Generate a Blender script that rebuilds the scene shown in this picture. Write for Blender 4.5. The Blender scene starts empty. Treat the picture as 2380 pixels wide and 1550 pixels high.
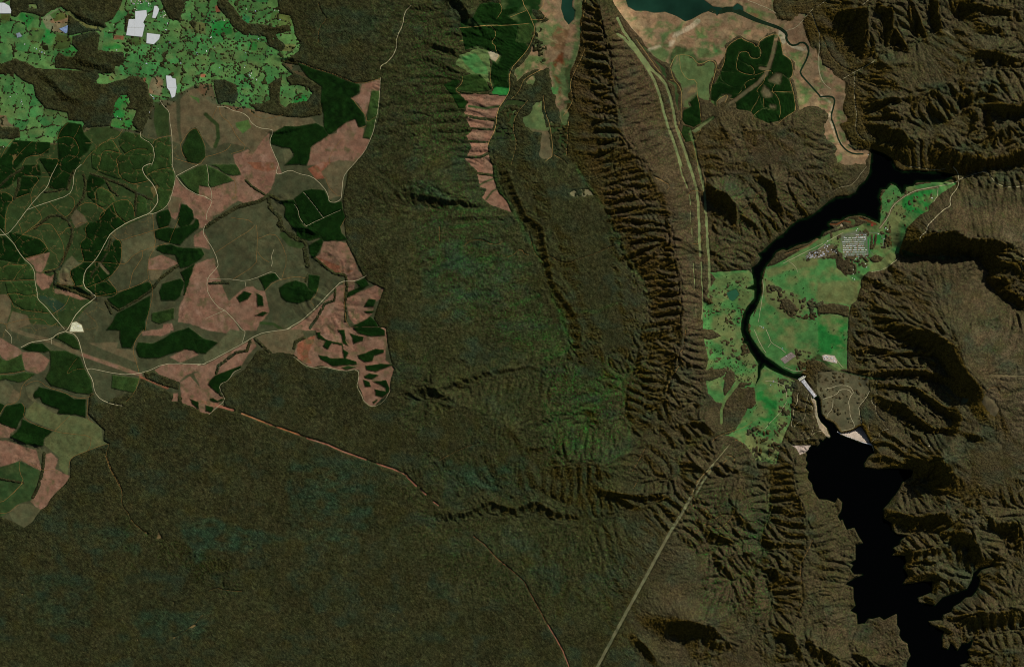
import bpy, math, random, time
import numpy as np
from mathutils import Vector
from mathutils.geometry import tessellate_polygon
T0 = time.time()
S = bpy.context.scene
# ------------------------------------------------------------------ camera
cam_d = bpy.data.cameras.new('camera'); cam = bpy.data.objects.new('camera', cam_d)
S.collection.objects.link(cam); S.camera = cam
CAM_H = 300000.0
cam.location = (0, 0, CAM_H); cam_d.sensor_width = 36
cam_d.lens = 36*(CAM_H-650)/24880.0
cam_d.clip_start = 1000; cam_d.clip_end = 400000
# ------------------------------------------------------------------ daylight
SUN_EL, SUN_AZ = 35.0, 42.0           # degrees, azimuth clockwise from north
w = bpy.data.worlds.new('World'); S.world = w; w.use_nodes = True
nt = w.node_tree; bg = nt.nodes['Background']
sky = nt.nodes.new('ShaderNodeTexSky'); sky.sky_type = 'NISHITA'; sky.sun_disc = False
sky.sun_elevation = math.radians(SUN_EL); sky.sun_rotation = math.radians(SUN_AZ)
nt.links.new(sky.outputs[0], bg.inputs[0]); bg.inputs[1].default_value = 0.05
ld = bpy.data.lights.new('sun', 'SUN'); ld.energy = 5.0; ld.angle = math.radians(0.5); ld.color = (1, .95, .88)
sun = bpy.data.objects.new('sun', ld); S.collection.objects.link(sun)
sd = Vector((math.sin(math.radians(SUN_AZ))*math.cos(math.radians(SUN_EL)), math.cos(math.radians(SUN_AZ))*math.cos(math.radians(SUN_EL)), math.sin(math.radians(SUN_EL))))
sun.rotation_euler = (-sd).to_track_quat('-Z', 'Y').to_euler(); sun.location = sd*20000
S.view_settings.view_transform = 'Standard'; S.view_settings.look = 'None'
S.view_settings.exposure = -0.7; S.view_settings.gamma = 1
S.render.engine = 'CYCLES'
S.cycles.filter_width = 1.0; S.cycles.max_bounces = 3; S.cycles.diffuse_bounces = 2
LIT = 0.62       # level-ground radiance of a white surface after exposure; converts PAL to albedo
# ---------------------------------------------------------------------------
# MAP DATA.  Survey sheets: every line lists map points of one sheet.
# sheet -> (origin east, origin south, scale)   one map unit = 10 m on the ground
SHEETS = dict(A=(0,0,3.876),B=(500,0,3.876),C=(0,400,3.876),D=(500,400,3.876),E=(0,800,3.876),F=(500,800,3.876),
  G=(1000,0,3.876),H=(1500,0,3.876),I=(1988,0,3.876),J=(1000,400,3.876),K=(1500,400,3.876),L=(1988,400,3.876),
  M=(1500,800,3.876),N=(1988,800,3.876),O=(1500,1200,3.876),Q=(1988,1220,3.876),R=(0,1100,2.981),S=(700,1100,2.981),
  T=(1000,760,3.370),U=(1900,480,7.0),V=(1860,820,5.167),W=(280,0,5.962),Z=(0,0,0.9566),P=(0,0,1.0))

# palette: the colour a level sunlit surface of the stuff shows (sRGB 0-255); turned into albedo below
PAL = dict(g1=(62,106,54), g2=(34,100,42), g3=(80,98,54), g4=(64,88,42), g5=(36,104,58), gy=(92,100,58),
  cc=(114,86,67), cr=(116,74,52), cb=(86,78,54), gk=(80,86,52), yo=(62,64,42), yg=(44,58,28), ym=(32,56,20), yb=(78,78,52),
  sand=(138,114,82), sandp=(116,96,70), wet=(78,94,54), mud=(98,76,50), rust=(92,54,30), be=(108,104,74),
  fo=(45,46,25), scr=(82,78,55), pine=(13,34,7), teal=(36,54,36), dg=(22,46,16), pale=(150,138,110), gold=(112,96,62), cut=(94,102,64), cutb=(92,92,64), tf=(42,60,30), lit=(70,60,41), bare=(92,80,62), or_=(150,98,60), salm=(140,92,70))

# painted in order.  op, colour/width, sheet, points
LAND = """
f g1 Z -60 -60 640 -60 650 30 700 60 715 110 690 125 655 150 690 180 740 215 735 260 640 262 560 262 490 240 460 200 400 230 380 240 350 250 330 300 270 315 200 290 150 335 0 345 -60 345
f yo Z -60 335 0 345 150 330 210 290 300 300 330 310 345 240 380 235 400 225 450 200 480 240 560 262 640 275 700 280 740 262 745 225 700 185 655 145 690 150 740 172 830 195 885 183 885 230 880 280 860 330 810 400 797 470 805 560 850 650 892 672 870 740 900 790 915 860 905 910 870 945 845 920 830 860 740 850 690 825 650 815 600 815 570 860 500 900 525 940 490 960 440 930 400 915 330 880 320 905 230 940 212 905 205 960 245 1000 240 1035 165 1060 165 1110 60 1225 0 1200 -60 1200
f yg Z -60 345 150 335 210 300 320 320 400 330 400 450 370 490 260 540 205 660 215 700 160 760 -60 740
F 1 A 110 -60 1170 -60 1130 60 1060 180 980 215 1000 250 960 280 640 330 640 240 650 120 580 60 470 100 400 160 330 130 200 110 150 160 110 150 100 60
F 1 A 690 350 900 300 940 330 920 470 1000 490 1160 500 1170 560 1110 640 1040 690 900 690 700 650 530 640 520 560 560 500 620 540 690 550 740 480 680 420
F 1 A 190 650 330 650 700 670 920 690 940 740 880 790 1000 800 1100 770 1300 720 1390 800 1400 900 1440 950 1380 1150 1330 1240 1250 1180 1290 1040 1200 1020 1240 950 1200 890 1130 900 1080 970 1040 1190 930 1190 830 1200 780 1140 650 1130 640 1060 430 1020 340 910 320 800 220 760 140 690
F 1 A 150 560 240 600 330 640 140 690 -60 700 -60 640
F 1 A -60 1200 180 1210 190 1290 110 1310 -60 1300
F 1 A 1490 -60 1700 -60 1740 60 1700 150 1720 200 1600 180 1560 100
F 1 A 1180 160 1230 150 1210 320 1180 300
f cb A -60 1080 60 1090 80 1150 160 1200 -60 1200
s g3 10 A 650 120 720 180 820 250 960 270
f g3 A 260 40 350 40 360 90 280 95
f g2 A 200 120 330 170 260 270 170 170
f be A 400 170 560 80 650 160 640 230 620 320 500 300 440 270 410 210
f g4 A 470 140 560 90 640 170 520 210
f g4 A 300 260 430 280 380 400 310 420 260 360
f g2 A 440 285 530 330 470 420 385 400
f g4 A 540 320 690 360 650 450 560 470 480 450
f g2 A 610 470 690 440 740 480 690 550 610 500
f g2 A 980 420 1060 400 1140 430 1140 460 1040 470 960 440
f g1 A 880 790 940 710 1000 740 1000 795
f g1 A 1030 740 1130 700 1130 730 1030 780
f cr A 1060 330 1175 340 1160 380 1070 370
f g4 A 1240 350 1330 350 1330 440 1230 420
f g1 A 340 920 420 1010 380 1010
f g2 A 1080 970 1130 900 1200 890 1210 950 1180 1020 1200 1050 1250 1090 1240 1220 1130 1210 1040 1190
f g3 A 1800 200 1938 220 1938 320 1800 310
f cr A 1890 700 1938 700 1938 730 1890 730
f cr A 1350 740 1380 730 1370 780 1350 780
f be A 1430 740 1480 715 1540 760 1520 910 1400 880 1410 800
f g4 A 10 130 100 130 90 200 40 230 10 220
s g3 12 A 1100 640 1080 690 1050 740
s g3 12 A 960 320 940 460
f cb A 1500 940 1660 960 1670 1200 1700 1360 1620 1330 1590 1100 1560 1010
f cb A 1700 940 1770 860 1938 790 2000 800 1990 1300 1800 1200 1720 1340 1700 1200
f g4 A 1780 900 1860 960 1938 1040 1938 960 1850 920
f yg A 850 1200 1040 1200 1230 1280 1110 1300 1000 1330 880 1290
f yg A 1460 960 1540 1000 1600 1060 1590 1150 1600 1280 1480 1290 1450 1150
# sheet B farmland
f cr B 90 60 140 50 140 120 95 120
f g2 B 60 200 240 200 250 320 60 350
f g2 B 400 400 490 400 480 480 395 475
f g5 B 350 130 420 160 400 240 350 220
f g4 B 620 110 810 150 820 250 600 250
f g3 B 700 420 850 420 830 490 710 480
f g1 B 940 210 985 220 970 300 930 300
f g1 B 920 130 1000 80 990 110 920 170
F 1 B 800 140 900 60 1000 60 1200 100 1300 -60 1700 -60 1700 600 1650 730 1400 790 1200 700 1000 610 860 580 880 480 900 420 850 340 830 240
F 1 B 80 760 180 760 280 800 300 900 270 970 180 960 120 980 90 860
F 1 B 600 800 720 730 700 800 690 920 700 980 760 1020 700 1080 620 1070 500 1050 420 990 520 990 610 950
F 1 B 760 740 840 700 1000 760 1080 830 1090 1000 1090 1080 960 1100 790 1090 720 1050 800 980 960 960 1010 880 960 820 870 800 800 800
f g1 B 705 980 700 870 710 800 760 760 830 830 800 880 830 900 740 960
f g2 B 830 960 870 900 950 900 960 950 840 980
f g1 B 850 830 940 830 1020 880 960 900 920 870
s fo 26 B 160 40 240 130 300 220 380 280 480 280 600 300
s fo 22 B 600 300 640 400 700 440
F 1 B 130 -20 200 60 260 140 300 240 380 270 600 270 780 240 800 290 620 330 650 440 600 440 560 330 460 300 300 290 240 180
f cb B -60 790 60 800 90 900 110 980 300 1010 400 1020 640 1080 760 1100 1000 1110 1040 1160 880 1190 760 1190 640 1240 600 1230 520 1340 450 1450 400 1390 230 1350 180 1350 60 1400 -60 1260
f g4 B 280 1160 400 1130 430 1200 350 1260 290 1200
s yg 9 B 0 1080 110 1180 120 1300 90 1380
p pine-green|dark_green_pine_wood_on_the_slope_under_the_long_diagonal_track 1.0 B 860 590 1040 660 1180 700 1320 760 1450 800 1450 870 1380 930 1430 1000 1490 1070 1510 1180 1440 1200 1410 1130 1340 1160 1230 1230 1160 1280 1110 1200 1110 1080 1080 960 1090 820 960 730
f cc B 1470 800 1650 750 1640 850 1560 860 1540 980 1510 1090 1440 980 1370 930 1450 890
p olive|striped_olive_young_pine_strip_left_of_the_gravel_road_on_the_forest_edge 0.5 B 1560 860 1640 860 1620 1100 1550 1310 1480 1300 1510 1200 1520 1090
f cc B 1240 1220 1340 1150 1410 1130 1440 1200 1490 1210 1480 1300 1550 1320 1500 1430 1400 1550 960 1560 1000 1380 1100 1320 1160 1270 1230 1260
f cb B 1170 1550 1250 1510 1410 1520 1400 1560
p dark|dark_pine_plantation_between_the_upper_pink_clearing_and_the_white_road 1.0 B 640 1250 740 1190 880 1190 1040 1160 1110 1200 1160 1280 1060 1340 990 1390 980 1500 950 1560 860 1550 740 1560 830 1470 800 1400 720 1390 620 1360 600 1300
f yb B 720 1410 790 1400 830 1450 750 1540
f cc B 260 1460 400 1410 450 1450 520 1340 600 1250 600 1330 620 1400 690 1550 720 1640 420 1640 300 1620
f yo B 640 1380 700 1400 740 1560 690 1560
p green|round_topped_mid_green_pine_block_under_the_pale_brown_cutover_hill 0.9 A 1720 1380 1780 1250 1840 1200 1880 1240 1930 1380 1938 1480 1870 1540 1770 1530 1720 1420
p dark|dark_pine_block_at_the_left_picture_edge_below_the_pastures 1.0 A -60 1520 60 1440 130 1320 300 1330 480 1340 460 1440 330 1460 240 1490 180 1560 100 1640 0 1640
p dark|dark_pine_block_with_a_curved_top_below_the_lowest_pasture 1.0 A 540 1310 560 1220 640 1150 770 1170 800 1270 870 1340 840 1420 740 1500 640 1540 560 1560 550 1400
p mid|mid_green_pine_block_around_the_looping_forest_tracks 0.8 A 1120 1320 1180 1240 1320 1270 1440 1350 1440 1440 1380 1540 1200 1560 1180 1440 1140 1400
p mid|mid_green_pine_block_left_of_the_looping_forest_tracks 0.7 A 860 1420 1000 1320 1070 1330 1130 1440 1090 1560 870 1560
p mid|mid_green_pine_strip_between_the_two_southbound_tracks 0.7 A 1470 1310 1600 1290 1610 1560 1480 1560 1460 1470 1440 1400
# sheet C plantations
p dark|dark_pine_block_at_the_left_edge_cut_by_the_tree_lined_creek 1.0 C -60 -20 120 60 190 30 240 0 380 0 390 100 230 100 180 130 60 220 -60 240
p dark|dark_pine_block_right_of_the_upper_left_creek 1.0 C 210 110 390 120 300 220 280 270 150 320 190 210
p dark|dark_pine_block_left_of_the_pale_valley_between_two_tracks 1.0 C 370 -60 780 -50 700 60 660 150 640 210 580 250 460 210 480 120
p dark|narrow_dark_pine_strip_along_the_left_picture_edge 1.0 C -60 265 60 265 130 320 60 400 40 640 -60 640
p dark|dark_pine_block_between_the_creek_and_the_small_track_loop 1.0 C 850 90 960 110 1000 170 940 210 890 260 920 380 830 300 810 200
p mid|lighter_green_oval_pine_block_inside_the_small_track_loop 0.6 C 905 240 960 215 1050 260 1080 340 1040 380 960 400 925 380
p mid|mid_green_pine_block_on_the_slope_above_the_main_forest_road 0.8 C 870 30 880 -80 1110 -90 1380 -80 1400 160 1330 170 1250 190 1180 150 1000 100
p dark|dark_triangular_pine_block_touching_the_bend_of_the_main_forest_road 1.0 C 1070 370 1100 480 1180 550 1050 640 860 560 930 520 950 470
p mid|mid_green_pine_block_between_two_orange_tracks_left_of_the_road_fork 0.8 C 1070 350 1190 325 1270 390 1270 490 1190 550 1110 490 1090 440
p mid|mid_green_pine_block_right_at_the_fork_of_two_white_roads 0.7 C 1290 290 1370 300 1390 440 1290 490 1280 400
p mid|broad_green_pine_block_enclosed_by_the_curving_white_roads 0.7 C 1380 60 1440 -60 1600 -60 1620 30 1660 110 1620 300 1560 410 1450 460 1500 330 1450 190
p mid|green_pine_block_along_the_upper_right_white_road 0.6 C 1680 110 1860 20 1938 0 2060 60 2100 130 2050 180 1960 300 1870 290 1780 240
p dark|dark_pine_block_left_of_the_bending_main_forest_road 1.0 C 860 540 1050 640 1010 760 960 850 890 910 800 910 770 820 750 740 800 710 820 670 790 600
p dark|dark_pine_block_right_of_the_bending_main_forest_road 1.0 C 1090 700 1150 720 1150 830 1130 940 1050 1040 1010 1090 820 1160 790 1130 820 990 900 920 960 830 1040 760
p dark|dark_pine_block_below_the_round_grey_green_cutover 1.0 C 790 920 880 920 810 1000 780 1130 710 1140 660 1040 680 980
p dark|dark_pine_wedge_left_of_the_first_white_road_fork 1.0 C 80 630 210 660 240 670 390 710 470 820 240 885 170 790 140 740
p dark|dark_pine_block_at_the_left_edge_below_the_white_road_fork 1.0 C -60 670 60 680 130 740 170 810 220 880 240 920 200 935 -60 880
p mid|green_pine_block_left_of_the_pink_patches_at_the_left_edge 0.7 C -60 890 90 920 280 940 330 1010 330 1085 -60 1090
p mid|green_pine_block_below_the_left_edge_junction 0.7 C 50 1110 325 1100 350 1200 360 1270 430 1330 470 1400 250 1380 110 1290 80 1220
p dark|dark_pine_block_in_the_crook_of_the_main_road_below_the_junction 1.0 C 810 1160 1020 1090 1120 1200 1060 1240 910 1240
p dark|long_dark_pine_block_right_of_the_main_road_junction 1.0 C 1130 1200 1400 1100 1450 1140 1390 1200 1280 1290 1100 1370 1010 1260 1070 1240
p dark|large_dark_pine_block_above_the_sawmill_yard_and_right_of_it 1.0 C 1100 1400 1290 1300 1420 1230 1410 1380 1370 1480 1380 1560 1000 1560 1060 1480
p dark|dark_tall_pine_stand_left_of_the_pink_gap 1.0 C 1480 450 1590 420 1620 500 1590 580 1500 610 1470 500
p dark|dark_tall_pine_stand_right_of_the_pink_gap 1.0 C 1700 370 1760 380 1830 440 1830 510 1780 580 1700 590 1670 550
p dark|long_dark_pine_stand_under_the_two_tall_stands 1.0 C 1460 620 1580 590 1650 600 1820 560 1850 500 1890 520 1870 600 1750 700 1700 760 1600 740 1460 690
p dark|dark_ragged_pine_stand_above_the_small_pink_patch 1.0 C 1470 800 1500 760 1620 750 1680 780 1900 790 1930 850 1880 900 1780 960 1700 980 1650 850 1540 840
p dark|dark_pine_stand_tapering_down_the_valley_to_a_point 1.0 C 1700 1010 1840 930 1790 1080 1760 1230 1730 1230 1740 1100
p dark|dark_rounded_pine_stand_left_of_the_long_pink_clearing 1.0 C 1530 1120 1700 1070 1740 1110 1700 1240 1650 1280 1520 1280 1500 1200
p mid|ragged_green_pine_patch_above_the_long_pink_clearing_corner 0.8 C 1430 1400 1640 1350 1640 1450 1500 1500 1430 1470
f cb C 660 470 720 420 790 480 830 540 720 600 690 560
f yb C 630 900 680 860 740 920 780 930 670 990 660 1050 700 1140 580 1130 540 1100 560 1000
f cb C 560 1020 650 1020 690 1130 570 1130
f yb C 1150 720 1440 630 1470 690 1460 820 1340 800 1240 870 1180 930 1150 900
f cc C 245 885 470 825 440 930 400 1010 340 1010 320 950
f cc C 340 1020 400 1020 480 1060 510 1030 500 1100 460 1160 400 1180 340 1110
f cc C 520 1170 650 1190 760 1240 830 1270 740 1270 640 1230 520 1210
f cc C 1660 120 1700 190 1790 250 1860 290 1960 300 2000 300 2000 560 1900 600 1880 520 1830 500 1820 430 1760 380 1710 360 1680 480 1650 520 1620 500 1590 420 1590 370 1640 210
f cb C 1600 290 1720 320 1690 370 1680 450 1620 460 1590 400
f cc C 1400 890 1530 850 1640 900 1680 930 1560 990 1400 990
f cb C 1400 990 1540 990 1500 1080 1420 1090
f cc C 1840 940 1938 900 2020 880 2030 940 2100 1150 2160 1300 2200 1420 2250 1600 1960 1560 1800 1500 1680 1480 1690 1340 1740 1240 1780 1120
f cc C 1830 670 1910 620 1960 700 1980 800 1900 780 1830 770
f cc C 1540 1500 1620 1490 1640 1560 1530 1560
f teal C 370 1230 500 1250 620 1320 600 1370 520 1400 460 1330 380 1280
f cb C -60 1220 60 1220 110 1280 100 1400 60 1500 -60 1480
f cb C 120 1380 260 1420 290 1500 140 1560 60 1540
s fo 5.2 C 0 200 90 120 180 60 220 30
s fo 5.2 C 140 320 180 200 180 130
s fo 6.0 C 640 230 660 140 700 60
s fo 5.2 C 790 100 810 180 790 300 740 380 690 430 640 530 680 600 680 680 650 760 610 860 560 980 440 1010
s fo 4.5 C 330 600 400 540 480 480 560 480 630 520
s fo 3.8 C 420 260 520 250 600 230
s fo 4.5 C 860 90 990 130 1150 190 1290 270 1430 330
s fo 3.8 C 1000 150 1050 240 1110 290
s fo 6.0 C 530 1000 520 1120 600 1160 720 1200 880 1270
s fo 3.8 C 1050 700 1020 820 960 920 880 1010 850 1070
s fo 5.2 C 1290 280 1270 480
s cb 7 C 940 930 1020 1020
s fo 4.5 C 1050 1400 1000 1290 1120 1370 1300 1270 1430 1180 1500 1080 1680 950
# sheet D
p green|green_pine_block_left_of_the_upper_pink_slope 0.7 D 40 0 290 0 340 80 290 110 180 90 120 30
p mid|mid_green_pine_block_above_the_pink_slope_beside_the_white_road 0.6 D 30 20 110 50 190 100 270 150 110 200 40 210
f cc D 300 0 480 60 660 70 640 180 590 270 500 340 430 370 350 360 300 340 220 400 130 460 40 500 0 560 -60 600 -60 200 0 210 60 215 150 190 270 160 230 110 340 100
f cr D 390 -20 640 -20 660 50 560 70 460 40
f cr D 960 40 1100 -20 1180 -20 1090 70 1130 130 1040 140
f cb D 1180 -20 1400 -20 1300 110 1290 290 1160 330 1150 200 1120 130 1090 80
p dark|large_dark_pine_block_with_a_white_track_cross_beside_the_native_forest 1.0 D 830 320 920 250 1000 230 1120 240 1160 330 1220 360 1280 340 1290 420 1320 500 1270 590 1280 640 1340 710 1220 720 1110 720 1020 640 940 580 890 540 880 440
p dark|ragged_dark_pine_stands_below_the_white_track_cross 1.0 D 700 340 830 330 880 440 890 540 940 590 1020 620 1090 680 980 720 860 690 850 620 800 570 740 490 750 400
p dark|dark_pine_stand_wrapped_around_the_left_of_the_round_pink_clearing 1.0 D 970 760 1090 690 1110 730 1080 800 1040 860 1090 930 1020 890 980 840
f cc D 1110 730 1220 715 1330 740 1390 870 1440 1000 1480 1050 1340 1040 1220 1020 1120 950 1040 870 1080 830
f cr D 1040 870 1120 900 1200 930 1330 980 1390 1000 1330 1030 1220 1020 1120 950
p dark|large_round_dark_pine_hill_inside_the_pale_cutover 1.0 D 690 1160 760 1110 850 1090 940 1120 970 1170 1030 1210 990 1270 860 1310 760 1290 710 1240
p dark|dark_pine_stand_on_the_upper_right_of_the_round_pine_hill 1.0 D 970 1035 1080 1050 1060 1150 1040 1220 960 1160
p dark|small_wedge_shaped_dark_pine_stand_left_of_the_round_pine_hill 1.0 D 500 1060 650 1010 700 1070 620 1110 560 1180
f cc D 190 1310 380 1150 450 1150 480 1180 560 1190 600 1380 560 1440 500 1500 480 1560 360 1560 260 1440 190 1370
p dark|small_dark_pine_island_in_the_left_pink_clearing 1.0 D 290 1250 360 1190 440 1210 400 1270 320 1300
p dark|dark_sickle_shaped_pine_island_in_the_left_pink_clearing 1.0 D 480 1210 540 1240 550 1330 490 1340 480 1280
p dark|dark_pine_sliver_on_the_lower_edge_of_the_left_pink_clearing 1.0 D 460 1420 540 1380 590 1390 540 1430
f cc D -60 1240 40 1260 90 1310 170 1370 0 1440 -60 1470
f cc D 0 1460 180 1370 260 1450 320 1560 100 1560
f cc D 1340 1040 1480 1050 1400 1100 1400 1180 1320 1200 1310 1100
f cc D 1220 1150 1310 1120 1300 1250 1310 1440 1360 1560 780 1560 960 1440 1100 1310 1230 1180
f cc D 1310 1260 1500 1180 1610 1130 1680 1170 1650 1260 1590 1300 1570 1400 1500 1480 1400 1500 1350 1440
p dark|dark_pine_stand_on_the_knoll_beside_the_white_road_end 1.0 D 1410 1100 1500 1070 1540 1130 1440 1200 1320 1260 1340 1200 1450 1150
p dark|small_dark_pine_stand_at_the_right_rim_of_the_pink_clearings 1.0 D 1490 1340 1530 1260 1610 1270 1580 1340
p dark|narrow_dark_pine_stand_below_the_small_rim_stand 1.0 D 1480 1380 1590 1370 1570 1400 1520 1400
p dark|dark_pine_stand_filling_the_bay_of_the_eastern_clearing 1.0 D 1370 1530 1440 1490 1550 1430 1610 1480 1640 1560 1640 1620 1450 1600
s fo 6.8 D 680 330 600 290 500 350 300 400 100 520 0 590
s fo 7.5 D 590 290 600 400 700 500 720 620
s fo 10.5 D 690 560 760 640 850 690 930 740 940 850 960 950
s yg 16 D 730 660 800 740 900 760
s fo 3.8 D 380 150 440 210 550 280
s fo 4.5 D 1030 880 1120 960 1220 1030 1310 1040
s fo 4.5 D 40 1120 180 1110 220 1120
s fo 4.5 D 1320 1060 1330 1150 1310 1300 1320 1470
s fo 3.8 D 1220 1160 1210 1280 1120 1310 1050 1440 980 1540
s fo 3.8 D 940 1100 960 1040
s yg 7 D 520 1490 640 1500 730 1560
# sheet E
f cc E -60 80 0 75 200 190 210 230 90 290 60 290 20 260 0 220 -60 180
f cc E 215 215 370 215 470 290 430 380 350 415 240 380 220 300
p mid|green_pine_block_between_the_two_pink_left_edge_patches 0.6 E -60 190 20 280 70 295 205 235 225 330 240 385 120 410 -60 415
p mid|long_green_pine_strip_below_the_left_edge_road 0.7 E -60 430 120 430 240 400 340 420 250 480 180 500 60 470 -60 490
p dark|dark_pine_wedge_below_the_left_edge_road_junction 1.0 E 210 180 300 130 400 130 480 200 420 220 370 210 260 200
p dark|big_green_pine_block_left_of_the_southbound_white_road 0.9 E 470 200 620 200 760 260 800 370 860 470 880 590 840 610 720 600 600 560 480 530 430 460 470 380 480 290
p dark|green_pine_block_above_the_power_line_cutting 0.9 E 500 70 620 30 700 60 740 120 760 190 700 180 600 120
p mid|small_mid_green_pine_block_in_the_elbow_of_the_white_road 0.5 E 1060 430 1320 460 1270 600 1050 550
p dark|dark_elongated_pine_block_below_the_winding_creek_at_the_left 1.0 E 370 540 500 570 620 600 700 650 815 655 810 830 720 800 640 800 540 790 560 750 490 730 400 690 380 640 330 650 310 600 350 570
p dark|dark_pine_block_at_the_left_edge_below_the_grey_cutover 1.0 E 60 720 200 690 250 740 230 820 190 860 160 940 60 910 -20 860 20 790
p dark|small_dark_pine_block_cut_by_the_left_picture_edge 1.0 E -60 690 0 690 50 710 0 800 -60 800
p dark|dark_V_shaped_pine_block_in_the_middle_of_the_grey_cutover 1.0 E 400 750 460 770 510 830 500 870 530 880 560 830 660 820 600 890 530 930 480 900 450 830
p dark|dark_pine_block_above_the_contour_lined_pink_hill 1.0 E 210 840 290 880 370 900 500 960 420 1030 410 1100 250 1080 100 1010 160 960 200 900
f cc E -60 860 60 910 150 940 100 980 90 1020 -60 1020
f cc E -60 1040 100 1050 250 1110 340 1130 400 1330 320 1300 200 1230 60 1290 0 1340 -60 1340
f tf E -60 1350 40 1330 60 1280 190 1240 300 1290 400 1340 340 1560 -60 1560
f cc E 400 1180 480 1160 550 1220 520 1310 650 1380 580 1460 490 1560 350 1560 380 1400 410 1300
f yb E 240 540 370 500 380 520 330 580 310 640 380 690 470 740 550 760 540 790 470 770 390 730 270 640
f gk E 330 680 430 740 480 770 560 810 640 800 820 840 960 920 970 1040 1030 1070 850 1140 700 1200 650 1250 640 1380 560 1300 560 1200 500 1150 420 1090 430 1020 520 950 370 890 240 830 250 760
f yb E 0 500 60 480 130 530 110 630 60 690 0 680 -60 680 -60 500
f cb E 130 560 190 600 180 660 130 700 80 680
f cc E 1640 600 1680 600 1680 680 1610 680
f cb E 840 130 1120 120 1100 180 1280 200 1300 320 1180 270 1000 200
f cc E 1340 20 1480 0 1620 -20 1600 30 1540 60 1340 60
p dark|dark_pine_block_between_the_orange_track_and_the_power_line 1.0 E 1300 120 1440 130 1530 90 1620 30 1780 -20 1938 100 1960 180 1938 230 1850 220 1770 190 1640 220 1500 270 1380 275 1310 260 1280 180
p dark|dark_pine_strip_above_the_long_white_road 1.0 E 1130 -20 1350 -20 1280 100 1240 180 1150 170 1130 80
f cc E 1600 260 1740 190 1830 200 1870 240 1700 310
f cc E 1450 390 1540 330 1660 325 1938 335 1938 390 1830 400 1740 440 1690 500 1560 450 1490 420
f cc E 1700 500 1790 440 1850 500 1938 620 1938 790 1830 740 1710 690
f cc E 1830 420 1938 380 2050 400 2000 560 1938 640
p dark|small_dark_pine_stand_above_the_red_power_line_cutting 1.0 E 1790 650 1870 680 1938 710 1938 730 1870 750 1810 700
f fo E 1360 400 1460 390 1500 430 1690 500 1680 560 1550 530 1380 460
# sheet F
p dark|dark_pine_wedge_at_the_left_between_two_white_tracks 1.0 F -120 80 0 90 120 120 0 230 -60 220
f yb F -20 250 120 130 230 0 380 20 340 130 0 320
f cc F 0 330 340 150 450 80 480 160 400 240 340 340 200 400 100 430 0 520 -60 560 -60 380
p dark|long_dark_pine_stand_at_the_inner_corner_of_the_native_forest 1.0 F 90 430 340 335 330 380 260 400 220 480 140 510 130 610 60 570 20 520 40 480
f cb F 450 80 700 0 900 0 930 60 840 130 830 240 700 220 600 240 540 180
f cc F 830 240 880 100 1030 60 1060 200 1110 340 1010 360 920 320
f cr F 860 140 960 80 1030 60 1000 150 960 240 1000 330 860 280
f cc F 1040 0 1300 -20 1700 -20 1710 80 1690 280 1780 370 1740 480 1740 590 1570 735 1490 670 1460 580 1430 520 1450 380 1300 390 1110 350 1040 220
f cc F -60 560 20 520 130 620 180 640 120 700 40 800 -60 780
p dark|dark_hook_shaped_pine_stand_at_the_lower_tip_of_the_left_clearing 1.0 F 40 650 70 640 110 670 170 640 160 670 110 690 40 670
p dark|dark_pine_sliver_just_below_the_red_power_line_cutting 1.0 F 0 710 80 730 60 780 0 770
s fo 5.2 F 470 90 560 180 610 220
s fo 4.5 F 420 100 390 200 280 220 180 300 120 340 100 420
s fo 4.5 F 830 180 840 120 930 80
p dark|dark_pine_stand_at_the_top_of_the_eastern_clearing 1.0 F 1380 -20 1640 -20 1690 10 1690 60 1560 70 1440 40
p dark|small_dark_pine_stand_left_of_the_top_eastern_stand 1.0 F 1040 30 1090 20 1080 50 1130 90 1190 110 1290 130 1300 190 1350 220 1320 270 1420 300 1430 330 1200 350 1150 320 1080 280 1060 240 1140 250 1170 270 1300 270 1290 200 1280 150 1190 130 1150 190 1100 160 1130 110 1050 80
p dark|dark_narrow_pine_stand_beside_the_clearing_track 1.0 F 1240 0 1310 0 1320 110 1350 160 1290 130 1280 60
p dark|oval_dark_pine_stand_near_the_top_of_the_eastern_clearing 1.0 F 1350 30 1440 60 1490 70 1480 110 1390 140 1380 80
p dark|dark_irregular_pine_stand_in_the_middle_of_the_eastern_clearing 1.0 F 1430 240 1500 220 1600 180 1680 190 1680 220 1590 250 1570 300 1500 310 1440 270
p dark|dark_pine_band_across_the_lower_eastern_clearing 1.0 F 1500 340 1660 320 1780 330 1680 370 1600 400 1510 380
p dark|second_dark_pine_band_lower_in_the_eastern_clearing 1.0 F 1490 440 1540 410 1640 430 1570 470 1500 460
p dark|curved_dark_pine_band_at_the_south_tip_of_the_eastern_clearing 1.0 F 1570 490 1700 475 1735 550 1730 590 1670 640 1600 620 1590 560 1690 580 1690 550 1640 520
p dark|tiny_dark_pine_stand_at_the_south_tip_of_the_eastern_clearing 1.0 F 1480 470 1540 490 1560 540 1500 540
p dark|tiny_dark_pine_dot_near_the_lower_point_of_the_eastern_clearing 1.0 F 1570 680 1620 650 1620 670 1580 700
p mid|mid_green_pine_fringe_along_the_track_at_the_clearing_foot 0.8 F 1270 360 1340 340 1440 350 1320 380
# R
f cc R 225 350 280 280 310 190 320 130 330 100 420 130 510 165 480 220 400 290 340 390 300 410 260 390
f yb R 65 430 130 370 210 365 300 410 240 500 180 545 100 500
f tf R -60 120 140 60 300 130 280 240 230 340 130 370 60 430 -60 510
s fo 5.2 R 320 0 310 130 280 240 240 320
s fo 3.8 R 0 185 80 200 170 215
# east valley sheets
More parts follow.
